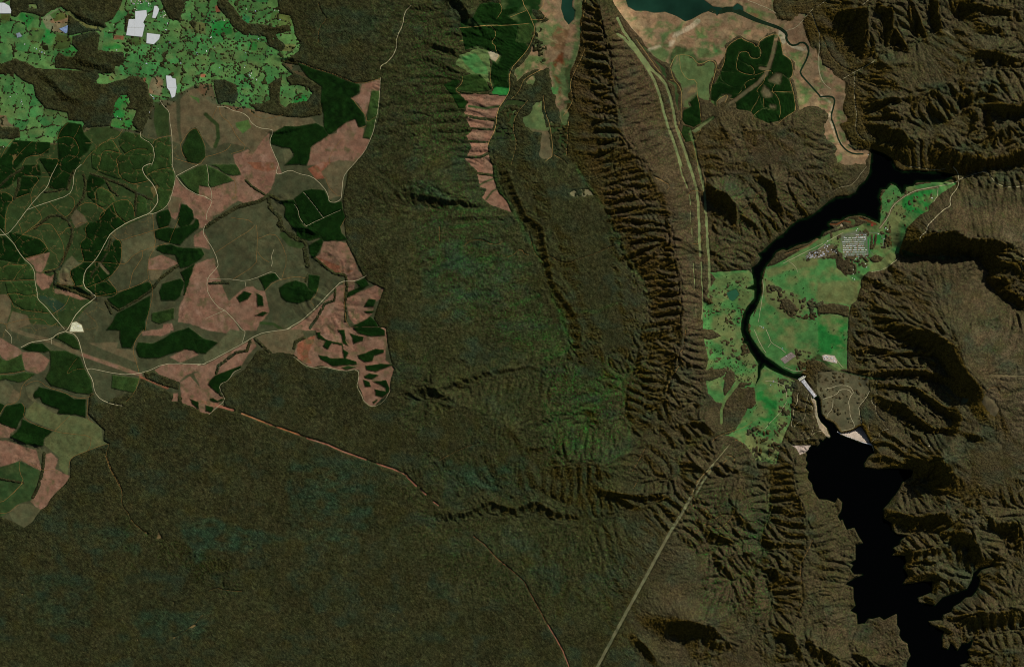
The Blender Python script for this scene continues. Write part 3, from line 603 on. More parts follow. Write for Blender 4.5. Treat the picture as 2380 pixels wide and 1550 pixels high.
# roads: kind width(map units) sheet points
ROADS = """
road 1.3 C -60 570 0 600 50 660 130 740 170 810 220 880 300 950 330 1020 330 1090 350 1190 355 1270 430 1330 490 1410 560 1490 610 1550
road 1.3 C -60 670 50 660 90 640 160 560 230 460 300 370 380 280 450 210 480 120 510 60 540 0
road 1.2 C 250 430 350 390 470 350 650 290 690 220 700 60 770 0
road 1.8 C 640 1550 740 1370 900 1260 900 1230 780 1140 800 1000 860 940 930 860 1000 720 1050 640 1190 550 1330 490 1410 460 1460 400 1500 330 1450 190 1370 110 1340 40 1360 10 1430 -10
road 1.3 C 1410 460 1450 465 1560 410 1620 300 1660 110 1620 0
road 1.2 A 1430 1560 1460 1480 1440 1360 1330 1300 1320 1270 1330 1240
road 1.2 A 1510 950 1540 1000 1600 1060 1600 1140 1620 1260 1630 1560
road 1.2 C 1660 110 1750 60 1870 0
road 1.3 C 1660 110 1720 190 1780 240 1870 290 1938 300 1960 320
road 1.6 B 1938 50 1870 120 1860 230 1800 350 1800 440 1770 520 1710 590 1650 620 1645 660
road 1.0 B 1645 730 1640 860 1620 1060 1600 1130 1580 1240 1540 1340 1500 1430 1400 1540
road 1.2 D 1400 -10 1310 90 1290 150 1280 300 1270 330 1220 360 1160 350 1160 300 1110 210 1000 110 880 90 800 50 690 95 660 80 680 20 690 0
road 1.2 B 110 1010 200 1010 260 1050 340 1060 410 1110 420 1150 500 1210 620 1220 640 1240 600 1330 620 1400 690 1550
road 1.2 D 0 310 60 340 60 360 10 450 10 520
road 1.1 D 10 0 30 130 20 190 50 230 60 330
road 1.2 C 1938 560 1910 640 1938 690
road 1.2 D 0 690 90 830 120 940 110 970 20 1060 10 1130 20 1210 110 1340 180 1370 260 1450 340 1550
road 1.3 D 760 1550 950 1440 1250 1120 1300 1095 1410 1100 1520 1040
road 1.3 F -80 340 0 320 340 140 480 50 600 20 780 0 800 -20
road 1.6 E 640 0 620 20 540 40 490 90 380 110 290 120 200 170
road 1.6 E 620 20 720 50 760 150 780 250 820 380 880 480 890 580 950 660 1050 700 1160 720
road 1.3 E 820 370 880 370 1000 400 1200 430 1380 400 1540 325 1700 320 1938 330
road 1.0 E 50 0 110 60 110 130
road 1.0 E 490 90 490 140
road 1.0 F 35 800 120 720 170 680 180 640 130 560 140 510 220 480 260 400 330 370
road 1.0 F 820 250 920 330 1020 365 1120 350 1300 395 1440 370 1440 480 1420 530 1470 620 1490 680 1570 735 1680 680 1740 570
road 1.0 F 340 140 380 20 340 0
road 1.0 D 945 580 1110 500 1280 425
road .9 D 945 580 880 500 870 420 830 370
road .9 D 1110 500 950 290 920 260
road .9 D 0 1070 120 1080 260 1080 370 1100 520 1050 640 1000 700 1080 720 1080
road .9 D 620 960 630 920 615 870 645 795
road .8 D 0 1450 180 1370
road .8 D 370 1100 380 1150
track .8 C 0 260 70 262 140 320 60 410 50 650
track .8 C 280 270 150 320
track .8 C 300 370 290 250 390 120 230 100
track .7 C 390 120 490 120
track .7 C 540 -10 590 10
track .8 C 300 370 330 400 390 470 390 530 210 660 140 740
track .8 C 175 550 200 600 210 660
track .8 C 210 660 290 670 400 710 470 820 225 885
track .7 C 650 290 700 320 710 400 630 500 580 470 470 360
track .8 C 230 650 370 570 470 550 520 610 550 660 590 730 610 830 590 930 540 980 420 1000 400 1030
track .8 C 550 660 600 640 620 600 680 590
track .8 C 750 390 820 350 920 380 970 410 1000 440
track .8 C 940 520 950 460 1000 430 1060 360 1190 320 1260 390 1270 490
track .8 C 910 380 895 260 940 210 1050 260 1090 340
track .8 C 1060 360 1100 480 1190 550
track .8 C 1110 -10 1120 110 1240 190 1330 170 1400 155
track .8 C 1380 110 1450 60 1620 25
track .7 C 1280 50 1340 45
track .7 C 700 600 740 550 850 540 800 600 820 680 750 740 790 880 780 930 670 980 660 1040 710 1130 700 1145 580 1130 540 1110
track .8 C 700 1150 780 1140
track .8 C 740 910 880 915 960 920 1140 935 1190 935 1250 860 1340 810 1580 740
track .8 C 1090 700 1140 715 1150 830 1140 940 1020 1080 810 1160
track .8 C 1050 650 1110 710
track .8 C 1140 715 1450 620 1590 580
track .8 C 1440 470 1450 620 1470 760 1400 890 1390 1020 1410 1090 1120 1205 900 1240
track .8 C 1020 1080 1120 1205 1060 1240
track .8 C 1340 810 1350 860 1290 960 1250 1010 1220 1160
track .8 C 1590 740 1690 500
track .7 C 1390 990 1500 995
track .7 C 1410 1090 1440 1150 1440 1240 1400 1400 1370 1560
track .8 C 490 1410 620 1330 660 1230
track .8 C 0 1095 330 1085
track .8 C 130 1090 180 1000 250 950
track .7 C 0 1000 60 940 250 945
track .8 C 70 1220 160 1210 240 1240 350 1220
track .8 C 70 1220 110 1280 140 1360 460 1400
track .8 C 0 1490 60 1500 70 1550
track .7 C 60 1500 250 1450 410 1450 470 1530 540 1490
track .8 C 940 520 1000 440 910 380
track .8 A 10 1490 60 1390 130 1310
track .8 A 120 1530 200 1430 310 1330
track .8 A 210 1560 260 1470 380 1470 470 1400
track .8 A 540 1310 580 1220 650 1150
track .8 A 540 1310 620 1285 700 1300 750 1400 740 1460 640 1530
track .8 A 700 1300 760 1180
track .8 A 440 1500 560 1490 540 1560
track .8 A 780 1550 830 1470 1000 1320 1110 1300 1160 1220
track .8 A 1060 1320 1150 1450 1090 1500 1110 1560
track .8 A 1170 1460 1260 1405 1390 1410
track .8 A 940 1560 950 1460 1000 1410 1150 1450
track .8 A 1610 1280 1460 1310 1440 1360
track .8 A 1640 1490 1760 1530 1880 1560 1938 1480
track .8 A 1700 1360 1780 1240 1840 1200 1900 1290 1938 1390
track .8 A 1700 1360 1720 1460 1760 1500
track .8 B 0 1480 120 1450 210 1410 240 1360
track .8 B 240 1450 400 1400 290 1290 240 1170 140 1090 130 1010
track .7 B 110 1010 60 1120
track .7 B 400 1030 480 1110 600 1120 740 1080
track .9 B 860 580 1040 655 1180 690 1300 740 1450 800 1640 745
track .8 B 1380 930 1440 1010 1510 1090 1520 1160 1600 1100
track .8 B 1450 1210 1510 1190
track .7 B 1170 1550 1160 1480 1250 1350 1290 1310
track .8 B 1060 40 1100 130 1150 180 1065 260 1060 400
track .7 D 90 830 300 690 420 620 460 570
track .7 D 480 570 490 700 480 850 480 940 260 1080
track .7 D 490 700 640 640 720 740 770 900 720 1060
track .7 D 490 820 530 880 600 920
track .7 D 240 500 400 520 440 550
track .8 D 560 1190 640 1100 850 1050 940 1070
track .7 D 1060 1160 1040 1230 980 1280 1020 1330
track .8 D 1300 1100 1310 1440 1360 1540
track .8 D 230 110 280 150 290 300 250 320
track .7 D 1130 120 1150 200 1230 290 1270 295
track .8 D 1320 500 1270 590
track .8 E 0 425 130 410 240 390
track .9 E 1360 0 1280 100 1250 200 1280 290 1310 390 1320 460 1270 600 1190 680
track .7 E 800 370 720 370 620 430 680 330 740 260
track .8 E 0 800 60 700 130 705 190 650 200 560 240 490 300 450
track .8 E 240 530 300 490 390 490 440 540 600 590 700 640 820 650 890 600
track .8 E 210 690 240 740 220 820 290 880 520 960 640 980 860 1000 860 1080 830 1140
track .8 E 830 650 820 830 880 880
track .8 E 520 950 660 810
track .8 E 1030 1075 960 1090 830 1140 700 1190 660 1230 650 1300
track .8 E 120 1550 230 1430 190 1350 180 1230 250 1240 400 1330 520 1310
track .8 E 1030 1080 1000 1180 1040 1290 1090 1410 1160 1530
track .9 R 760 0 800 130 860 200 890 290 880 370 940 450 960 500 1060 580
track .7 R 0 435 60 435 140 370
track .8 R 0 355 40 345 170 215
track .7 R 1510 1000 1570 975 1640 995 1760 1000
track .7 R 1260 1340 1400 1250 1470 1170
gold 1.2 G 1040 -20 1060 60 1110 130 1170 290 1110 440 1060 510 920 660 930 850 870 950 810 1030 790 1220 730 1330 720 1370
gold .9 G 830 30 860 90 800 180
gold .9 G 450 265 620 250 740 240
gold .8 G 740 240 700 250
gold .9 G 640 240 900 240 1110 220
gold .8 G 740 240 790 290 790 350 750 400 790 430 790 470 830 520 790 580
gold .8 G 930 160 1080 100
gold .9 G 1250 0 1240 60 1200 100
gold .9 G 1120 180 1200 190 1250 180 1260 130
gold 1.0 G 1230 650 1060 740 1040 800 1000 880 940 930
gold .8 G 1100 940 980 1080 950 1200 980 1300 990 1360 940 1550
gold .9 G 1640 0 1620 150 1590 280 1620 360
gold 1.1 G 1640 450 1580 590 1510 730 1490 800 1520 900 1510 980 1430 1090
gold 1.1 G 1480 1140 1470 1250 1460 1460
gold .8 G 1240 900 1260 1070 1300 1150 1340 1460 1260 1520
gold .8 G 480 720 480 780 410 850 460 880
gold .8 G 490 380 450 390
gold .7 G 740 640 740 760 770 850
gold .9 G 1340 1460 1420 1500 1470 1550
gold .9 H 500 630 545 525 600 515 700 525 750 595 800 600 880 560 930 590 935 650 900 760 880 860
gold .8 H 590 520 590 640 650 750 750 750 750 880 780 1000 790 1160
gold .9 H 500 640 530 750 580 800 610 880 600 1060 610 1090 570 1200
gold .9 H 935 660 980 660 1020 550 1010 500 1050 420 1160 350 1210 385 1290 410 1300 440 1330 430 1340 390 1390 350 1500 310 1540 370 1560 510 1640 560 1660 650 1650 720 1620 740 1660 860 1680 1010 1680 1050 1600 1090 1500 1180
gold .7 H 1330 430 1360 490 1340 550 1260 550 1230 480 1150 490 1130 560 1120 650 1180 690 1290 710 1290 650 1250 610
gold .7 H 1290 710 1400 670 1450 660 1470 700
gold .7 H 1400 700 1380 780 1310 850 1330 870
gold .7 H 1210 830 1200 790 1230 760 1300 740
gold .7 H 1140 890 1180 840
gold .7 H 1340 900 1310 970 1260 1040 1260 1060
gold .7 H 1490 790 1450 860 1500 890 1530 960 1540 1060 1520 1120
gold .7 H 1450 860 1660 870
gold .7 H 1380 1010 1380 920
gold .7 H 1340 1040 1280 1090 1270 1130
gold .8 H 940 1000 940 940 1050 880 1020 960
gold .8 H 180 370 250 470 320 570 410 690
gold .8 H 500 750 530 750
gold .8 H 570 1200 640 1330
gold .8 H 740 1330 790 1210
gold .8 H 720 1380 740 1450 760 1560
road 1.2 H 1940 -40 1938 0
road 1.0 H 1830 120 1880 260 1910 330 1900 500 1890 640 1938 770
road 1.0 H 1220 0 1430 80 1500 130
road 1.0 H 1590 290 1690 260 1790 140 1860 70
road 1.1 I 0 60 60 20 80 -20
road 1.1 I 400 60 480 0
track .9 I 0 270 60 380 110 510 210 620 330 670
road 1.3 I 240 740 340 680 460 620 530 575
road 1.1 I 345 690 340 850 350 1010 370 1080 350 1200 380 1280 440 1320
road 1.1 I 10 400 10 700 50 780 120 840
track .8 I 420 1160 560 1320
track .8 I 720 1440 760 1520 800 1550
road 1.1 L 460 20 420 60 370 140 300 200 210 210 150 245
road 1.0 L 820 10 1050 45 1130 50 1200 35
road 1.6 L 1270 20 1320 70 1330 170 1310 230 1250 290 1240 350 1250 390 1170 430 1080 520 1020 580 1020 630 960 670 950 720
road 1.3 L 1310 150 1400 110 1550 65 1600 70 1640 140 1720 200 1820 215 1938 200
road 1.3 L 580 600 660 500 700 390 800 310 900 250 1000 225 1210 190 1320 155
road 1.0 L 1130 210 1130 290 1090 350
road 1.2 L 0 800 120 700 240 640
road 1.1 K 1560 930 1700 860 1938 740
road 1.0 K 1370 1080 1380 1180 1350 1350 1330 1480
road .8 K 1620 910 1680 960 1700 1010
road 1.0 L 500 1010 620 990 760 880
road 1.0 L 1938 870 1890 920 1930 1010
road 1.2 M 1290 0 1340 120 1380 190 1400 220
road 1.1 M 1400 0 1430 60 1450 130 1530 170 1590 220
road .9 M 1450 130 1420 170
road 1.2 V 0 550 60 540 100 550 200 580 240 610 265 680 270 770
road .9 V 0 1140 40 1090 180 950 270 800
road 1.2 V 410 690 400 820 350 890 350 1000 320 1090 340 1120
road 1.0 V 540 700 500 900 500 1010 420 1050 360 1120
road 1.0 V 540 1110 450 1230
road 1.0 V 610 1110 570 1240 640 1170 760 1170
road .9 V 570 1250 480 1280
road 1.2 V 720 770 830 740 910 700 930 650 1050 650 1080 700
road 1.2 V 750 640 840 630 900 600 1050 600 1110 680 1080 720 1040 800 1060 900 1060 980 1120 1090 1110 1140 960 1170
road 1.2 V 1310 670 1260 760 1180 850 1170 900 1210 1080
road 1.0 V 850 780 840 900 780 960 770 1020
road 1.2 V 1350 750 1330 810 1390 850 1380 940 1440 1010 1510 1060
road 1.0 V 1410 540 1380 620 1400 710
road 1.0 V 1300 1100 1290 1150
road 1.1 V 1330 1340 1370 1430 1280 1480
road 1.0 V 1330 1310 1370 1270 1430 1250
road 1.0 V 1430 1240 1440 1170 1550 1140
road 1.0 V 240 370 380 430 520 400
road 1.0 V 870 240 930 330 980 380
road .9 V 600 1000 600 900 540 780
track 1.0 K 340 110 430 160 500 200 470 240
track .9 K 340 180 280 220
track .9 K 0 490 120 510 200 530
track .9 K 220 430 260 420
track .9 K 660 290 700 240 840 260 830 100
track .8 K 1180 420 1240 370 1290 360 1300 290 1370 240
track .8 K 1660 490 1620 550
track .8 K 700 750 790 740 800 670
track 1.0 M 640 0 630 180 580 220
track 1.0 M 620 290 570 350 540 420 490 490 470 540 480 630
track 1.0 M 280 1080 220 1200 140 1340
track .8 M 200 1400 150 1500
track .9 M 890 1060 950 1000 1080 960 1200 920 1270 870
track .9 M 760 1100 820 1080
track 1.1 M 700 1550 740 1440 830 1340 960 1290 1030 1230
track .9 M 1110 1040 1180 1060 1190 1120
track .9 M 1030 1180 1100 1200 1110 1250 1080 1260
track 1.0 O 720 0 700 60 730 140 770 150
track 1.0 O 800 140 830 130 880 190 910 240 980 185 1040 190 1100 195 1010 290 940 330 880 300 820 275 780 310 760 350 710 400
track .9 O 1840 430 1790 540 1750 600 1720 720 1740 850 1750 1010 1700 1110 1680 1160
track .9 J 490 770 550 710 690 710 740 750 830 750 860 720
track 1.1 J 900 870 960 850 1010 795 1050 810 1060 840 1110 850
track .9 J 260 580 270 640 260 720
track .8 J 1290 850 1380 910 1490 930 1560 890 1700 850 1938 750
track .8 J 1110 650 1150 830 1240 910
track 1.0 N 1560 600 1600 550 1680 540 1700 600
track .8 N 470 950 480 900
track .7 T 220 1210 400 1110 560 1060
"""
# broad bare cuttings
CUTS = """
or_ 6.4 F 340 790 620 900
or_ 6.4 F 680 920 880 990
salm 6.4 F 960 1025 1140 1080 1300 1150 1510 1225
salm 6.2 F 1620 1265 1760 1310 1890 1370
salm 6.2 S 860 170 930 240
salm 5.8 S 960 265 1000 300
salm 5.0 S 1050 350 1090 380
cr 3.6 S 1340 600 1420 660 1510 760 1620 850 1710 930 1750 1010 1790 1080 1830 1150 1870 1230
salm 5.0 S 1880 1240 1940 1340 1990 1430 2040 1560 2080 1650
cr 3.4 F 560 875 700 930
cr 3.4 F 860 985 980 1030
cr 3 F 1490 1215 1640 1270
cr 3 F 1870 1360 1938 1420
cutb 8 M 740 1550 800 1440 880 1330 900 1270
be 5 M 700 1550 800 1380 870 1300 960 1200 1060 1080
cutb 10.5 O 690 30 600 190 500 350 390 550 200 900 100 1080 -40 1340 -230 1700
cb 10 E 120 0 260 50 480 110 660 190 900 280 1060 330 1240 400
cc 8 E 780 240 950 300 1240 400 1330 430
cr 6 E 1330 450 1500 520 1580 550
salm 8.0 F -30 680 60 700 150 730 260 760
"""
# ridge and valley lines: height at start, height at end (m), sheet, points
RELIEF = """
800 800 Z -60 -60 300 -60
770 760 Z -60 160 400 100 700 60
760 750 A 0 640 500 620 900 690 1100 680
790 790 A 300 800 760 1000 900 1100
840 860 Z 430 230 500 260 600 300
800 820 Z 60 400 200 380 300 400
780 760 C 700 100 650 600 640 900 540 1000
840 840 C 950 600 1000 500 1300 400
820 820 Z 350 560 420 600 470 560
780 770 D 560 290 700 500 900 720 970 1000
880 900 D 300 700 500 900
900 920 D 850 1200 1000 1200
780 770 D 1310 1040 1200 1300 1000 1500
880 880 D 1200 850 1300 900
880 860 E 100 1250 250 1000
800 780 E 400 1350 420 1100 560 1200
900 900 Z 860 -60 860 200 860 400 830 480
930 930 Z 900 600 920 800 930 1000
900 880 Z 200 900 400 1000 500 1100
850 850 Z 300 1200 500 1300 700 1300 900 1400
800 780 R 300 700 1100 900 1300 850 1600 1000
840 820 Z -60 1300 100 1400 200 1600
900 900 Z 700 1000 900 1100 1000 1050
920 900 Z 1000 900 1100 950 1200 1000
860 820 Z 1000 1400 1200 1400 1300 1500 1400 1600
760 560 S 1100 480 1230 540 1310 530 1450 440 1640 475 1760 430 1850 440 1930 500 2030 470 2087 530
560 500 Z 1365 1225 1450 1190 1500 1160 1560 1125
700 420 J 0 370 130 385 350 415 640 440 900 470
650 470 J 300 620 480 590 700 560 900 530
860 860 J 0 150 300 200
800 560 T 60 720 300 660 600 560 900 480 1040 450 1250 330
780 470 T 960 810 1140 830 1430 800 1580 680 1750 540 1850 430
800 520 T 1300 1110 1430 1000 1440 850
800 480 T 1640 1190 1780 1120 1780 900 1740 560
880 880 T 1200 1250 1500 1200 1620 1300
366 520 G 1480 -60 1470 150 1420 350 1380 600 1370 900 1400 1100 1420 1400 1500 1560
520 600 J 1550 0 1640 170 1750 300 1850 450 1920 620
600 640 K 20 720 100 880 240 1100 310 1300 340 1400
640 500 M 300 80 200 300 60 480
500 480 M 60 480 80 700 120 1000
400 500 J 770 0 800 180 960 430 1050 600 1150 780 1250 980 1330 1150 1340 1300 1450 1540
500 520 T 1250 0 1290 200 1310 260 1290 300 1240 330
370 450 G 1120 430 1000 640 900 900 820 1100 770 1400 770 1560
500 560 G 1120 950 1200 1300 1100 1560
560 620 J 1250 100 1300 500 1500 700 1550 1100 1700 1500
620 640 T 1500 0 1600 400
760 820 G 1780 100 1850 400 1930 800
820 900 H 0 900 30 1250 150 1400 300 1560
900 940 K 300 0 340 100 400 200 540 400 530 620 510 700 580 950 620 1200 640 1500
900 700 M 640 0 630 200 480 480 470 560 400 720
380 400 H 200 380 400 640 560 1000 620 1300 700 1560
420 420 K 820 0 850 300 870 600
400 396 H 640 600 800 600 880 1000
420 440 H 960 1000 1100 1000 1400 1000
370 372 H 0 0 400 200 1000 300
368 376 H 1350 200 1600 350 1750 600 1940 950
376 379 I 150 950 200 1300 440 1450
384 384 K 1380 1000 1600 960 1900 800
386 400 K 820 1300 900 1560
384 392 M 900 200 1150 300 1500 480
400 430 M 1200 600 1250 1000 1350 1250
430 480 O 1440 -100 1450 150 1400 300 1340 420 1360 580 1300 690 1210 760 1060 830
480 560 O 1390 780 1440 980 1460 1150
600 650 O 910 500 930 700 900 900
560 600 O 1300 410 1090 460 910 485 700 490
720 740 O 1100 100 1200 200
700 720 O 1000 600 1250 550
720 760 O 1350 750 1300 1000
760 780 M 1680 1200 1680 1550
760 800 O 1730 0 1780 200 1800 450 1750 600 1720 750 1750 1000 1690 1150 1650 1200
820 900 O 1650 1200 1740 1350 1760 1560
700 800 M 900 1100 1000 1200 800 1350 720 1550
800 860 O 700 0 500 350 300 700 100 1000 0 1300
800 700 O 350 700 700 1000 1000 1000
960 960 O 300 1170 500 1110 700 1160
640 620 O 560 1360 640 1450 700 1600
560 540 M 1000 980 720 1030 600 1200 590 1340 560 1450
520 530 M 960 1380 1200 1340 1400 1240
385 388 L 0 800 400 1000
384 386 L 500 940 700 760 740 560 900 300 1200 180
500 560 K 1000 100 1300 80 1500 150 1750 50
700 560 K 880 200 1050 280 1110 460
600 520 K 1000 0 1600 -100
600 600 H 1000 1250 1400 1200 1800 1200
520 500 H 1160 1200 1200 1400
430 440 I 100 300 300 650 240 900 290 1250
470 700 I 340 690 550 570 720 500 930 390 1040 310 1200 230 1350 130
900 1050 I 450 70 800 -60
980 1100 I 1200 -60 1600 -60 2000 60
800 1150 I 600 650 900 740 1150 760 1400 560 1600 450 1750 450
900 1100 I 940 1030 980 900 1150 790
500 620 I 440 1320 700 1450 900 1300 1110 1190
620 760 I 1110 1190 1240 1080 1340 1000 1560 910 1600 850
1050 1150 I 1740 990 1938 960 2100 900
900 1000 I 1600 600 1938 560 2100 500
700 760 I 1560 1215 1750 1160 2000 1080
800 900 I 1200 1400 1600 1500 2000 1400
386 480 L 1310 100 1500 60 1640 20 2000 0
500 520 L 1600 80 1750 180 2000 230
760 860 L 1250 400 1400 620 1600 500 1900 600
900 960 L 920 730 1110 630 1290 620 1400 680 1660 710 1900 850
400 620 L 770 880 860 870 1050 865 1290 885 1420 860 1540 900
620 700 L 1540 900 1570 1000 1600 1150 1700 1200 1938 1330
700 900 L 700 950 1000 1000 1350 950 1480 900
980 1000 L 1100 1200 1400 1300 1600 1400
1150 1180 L 1700 900 2100 900
1000 1050 L 1850 1000 2100 1150
540 560 L 450 1100 700 1250
480 640 N 300 200 480 460
620 680 N 700 60 800 180 900 300 1000 420
1180 1250 N 1300 0 1350 200 1400 400 1550 620
1240 1240 N 1700 200 1700 600 1800 1000
500 700 N 500 480 900 480 1250 430
520 620 N 480 500 440 700 430 880
620 760 N 700 640 880 720 1100 800 1290 850
560 700 N 520 850 700 900 950 980 1230 1000
1150 1180 N 1340 760 1300 1000 1200 1100
1160 1150 N 1160 1200 1300 1400
560 600 N 850 1330 1100 1400
1200 1150 N 1500 1500 1900 1400
550 555 N 560 1500 880 1450
760 1100 Q 1180 330 1240 100 1400 -60
760 640 Q 1180 330 1160 520 1100 640 1080 740 1090 900
560 700 Q 1560 610 1700 400 1850 200
1050 1050 Q 1400 100 1560 200
800 850 Q 1700 700 1900 850
560 580 Q 1500 1230 1700 1210 1938 1180
760 780 Q 1400 1050 1700 960 1938 900
700 720 Q 1600 1400 1938 1400
700 760 Q 100 400 60 900 200 1200 350 1350
470 620 H 1640 -60 1800 120 2000 300
"""
# sharp spurs: height m, steep-side width, gentle-side width (map units), sheet, crest points
SPURS = """
330 24 60 I 225 110 440 70 450 200 430 400
300 22 50 I 530 110 600 70 700 90 700 200 670 270
240 13 26 I 680 230 780 350 850 470
200 11 24 I 880 0 930 120 1010 320
280 18 36 I 1130 -40 1120 120 1140 200 1160 270
170 15 30 I 1340 30 1500 50 1700 80 1850 110
120 10 24 I 1290 280 1390 320
180 12 30 I 1560 260 1700 255 1740 310
180 13 50 I 540 590 700 605 880 590
110 9 30 I 660 790 800 830 900 870
240 18 40 I 480 975 640 930 830 920
280 24 50 I 620 1060 760 1080 835 1120
320 28 60 I 600 1200 800 1230 850 1300 840 1380
200 11 22 I 880 1180 925 1250 915 1390
150 9 20 I 1250 800 1330 890 1390 960
150 9 20 I 1140 890 1230 990 1290 1050
150 9 20 I 1060 970 1150 1070 1200 1120
280 22 60 I 1380 920 1540 850 1590 900
200 15 30 I 1590 810 1700 790 1850 800
400 36 80 I 1570 1000 1740 985 1938 1010 2100 1030
240 14 30 I 1440 1060 1500 1070 1495 1150 1450 1240
400 40 80 I 1590 1240 1790 1190 1830 1260
350 36 70 I 1810 1180 1938 1130 2100 1100
200 20 40 I 1480 470 1640 490 1938 570
460 38 80 L 900 720 1100 635 1290 620 1400 685 1660 705 1820 745 1910 860
160 12 30 L 1600 935 1820 935 1900 1000
260 18 40 L 1600 1070 1760 1080 1800 1150
300 22 50 L 1740 1170 1860 1230 1960 1310
130 11 30 L 400 1030 560 1090 670 1150
120 9 26 L 680 1190 800 1230
170 12 30 L 700 1330 860 1340 900 1390
230 16 50 L 700 1475 880 1480 930 1530
110 9 24 L 500 1290 560 1330
480 46 120 N 780 -60 950 0 1130 50 1250 150 1340 340 1500 530 1540 640
160 14 40 N 370 200 540 175 800 215 1050 225
300 18 50 N 520 400 800 380 1000 385 1120 425 1290 470
240 16 50 N 540 520 900 540 1000 600 1200 750 1290 800
260 20 50 N 600 640 800 690 900 800 1080 930 1220 940
100 8 16 N 900 745 1000 760 1110 765
110 8 16 N 950 830 1100 830 1210 830
110 8 16 N 1060 880 1210 895
110 7 16 N 1040 590 1180 590 1280 640
150 12 40 N 880 940 1000 1010 1050 1050
220 16 40 N 590 955 720 1010 840 1110
160 12 40 N 520 1070 640 1050 760 1120 860 1230
160 12 40 N 490 1185 650 1190 860 1300
420 40 80 N 850 1310 1000 1255 1150 1200 1160 1330
200 14 30 N 1430 990 1540 1000
150 14 40 N 1300 560 1420 590 1520 620
300 24 50 Q 640 60 880 140 1190 90 1250 190
160 12 30 Q 690 155 840 150
300 26 50 Q 1590 120 1700 190 1870 200 1890 330
360 26 60 Q 1265 305 1440 295 1500 400 1550 560
160 12 30 Q 1520 420 1700 480 1730 540
240 18 40 Q 790 500 980 455 1175 420
130 9 24 Q 820 560 960 550 1100 555
240 26 60 Q 790 765 930 740 1085 735
180 18 30 Q 1085 735 1080 850 1095 960
320 36 60 Q 1500 1050 1700 1025 1950 990
240 24 50 Q -40 1320 130 1420 230 1560
200 18 30 Q 340 1420 450 1440 520 1540
110 9 20 Q 1160 1190 1240 1200
110 9 20 Q 1250 720 1420 830
110 9 20 Q 1560 780 1660 830
360 34 60 O 470 1190 700 1190 900 1240 990 1340
160 18 30 O 880 1380 1100 1400
260 20 40 O 1520 1280 1660 1330 1700 1450
180 16 30 O 190 1350 300 1450 370 1570
220 18 40 O 1780 1330 1880 1450 1950 1500
150 12 30 O 880 350 1000 400 1090 450
100 8 16 O 970 280 1030 340 1080 400
100 8 16 O 1080 300 1120 350 1160 420
110 9 18 O 1150 210 1220 260 1270 320
180 14 40 O 1355 680 1480 700 1540 790
140 12 30 O 1370 430 1500 460
90 8 20 O 940 600 1000 680 1100 760
140 12 30 O 0 20 80 60 200 110
120 10 26 O 250 10 400 20 500 0
280 20 40 K 840 250 1030 265 1110 370 1120 470
220 17 40 K 1385 120 1480 170 1500 340 1590 430
100 8 20 K 1620 210 1720 370 1800 470
130 10 26 K 1110 430 1220 500 1310 570
90 8 18 K 1180 250 1300 380 1420 500
80 7 20 K 540 690 640 720 740 800 830 815
90 8 24 K 880 790 960 860 1070 950
50 7 16 K 560 450 380 430 230 415 0 390
55 7 16 K 550 575 380 550 200 520 0 490
55 7 16 K 540 650 350 645 200 620 0 570
65 9 18 K 510 710 340 760 200 810 100 850
45 7 16 K 400 190 200 185 0 175
45 8 16 K 340 60 200 40 0 90
45 7 14 K 430 260 330 260 200 300
45 8 14 K 570 880 440 880 250 860
80 8 20 K 850 80 950 90 1000 90
240 18 40 M 690 865 800 865 900 950
120 10 20 M 600 890 660 960 720 1020
120 9 18 M 640 870 720 940 790 1000
60 5 10 M 1030 1240 1060 1360
60 5 10 M 1100 1230 1140 1340
60 5 10 M 940 1270 980 1360
110 10 24 M 600 1245 720 1270 830 1320
60 6 16 M 1640 1040 1880 1030
80 8 20 M 390 190 500 210 600 250
70 7 20 M 420 940 480 990 550 1050
220 18 40 G 370 -40 490 30 530 120 580 190
130 12 30 G 170 395 300 440 450 460
50 12 30 G 100 530 250 580 390 640
90 8 20 B 690 550 800 545 870 570
50 7 20 B 560 270 790 250
80 10 24 D 840 590 960 600 1050 650
60 8 20 D 680 330 800 350
80 14 40 A 690 540 900 600 1100 650
90 14 40 A 390 690 520 780 620 900 760 940
60 10 30 A 700 120 800 170 1000 240
110 10 24 S 1110 440 1280 440 1450 350 1640 400 1800 345 1930 430 2087 455
240 14 30 Z 1400 1140 1500 1152 1560 1140
130 13 34 J 0 270 150 290 330 330 500 330 650 385
90 9 26 J 400 500 700 485 880 490
80 12 30 J 880 0 980 250 1080 480 1230 580 1270 820 1330 1100 1440 1270 1540 1400 1545 1580
60 10 24 T 1340 0 1370 150 1375 270
70 8 30 T 0 640 300 590 600 480 880 440 1020 435
60 8 20 T 940 1110 1120 1080
50 6 16 B 600 1240 740 1240 900 1200
60 8 20 E 100 1000 250 1070 420 1090
90 10 40 C 540 1130 720 1140 900 1240
45 8 16 G 1640 60 1760 40 1830 20
50 7 14 G 1640 160 1760 150 1840 170
50 7 14 G 1620 240 1780 230 1850 260
50 7 14 G 1620 320 1780 320 1880 340
50 7 14 G 1620 400 1780 400 1900 430
45 8 18 G 1600 570 1800 610 1938 680
45 8 18 G 1540 730 1750 790 1938 850
45 8 18 G 1540 920 1750 950 1938 1000
45 8 18 G 1600 1060 1750 1130 1938 1230
45 8 18 G 1520 1300 1750 1310 1938 1330
45 8 18 G 1560 1420 1700 1440 1938 1400
"""
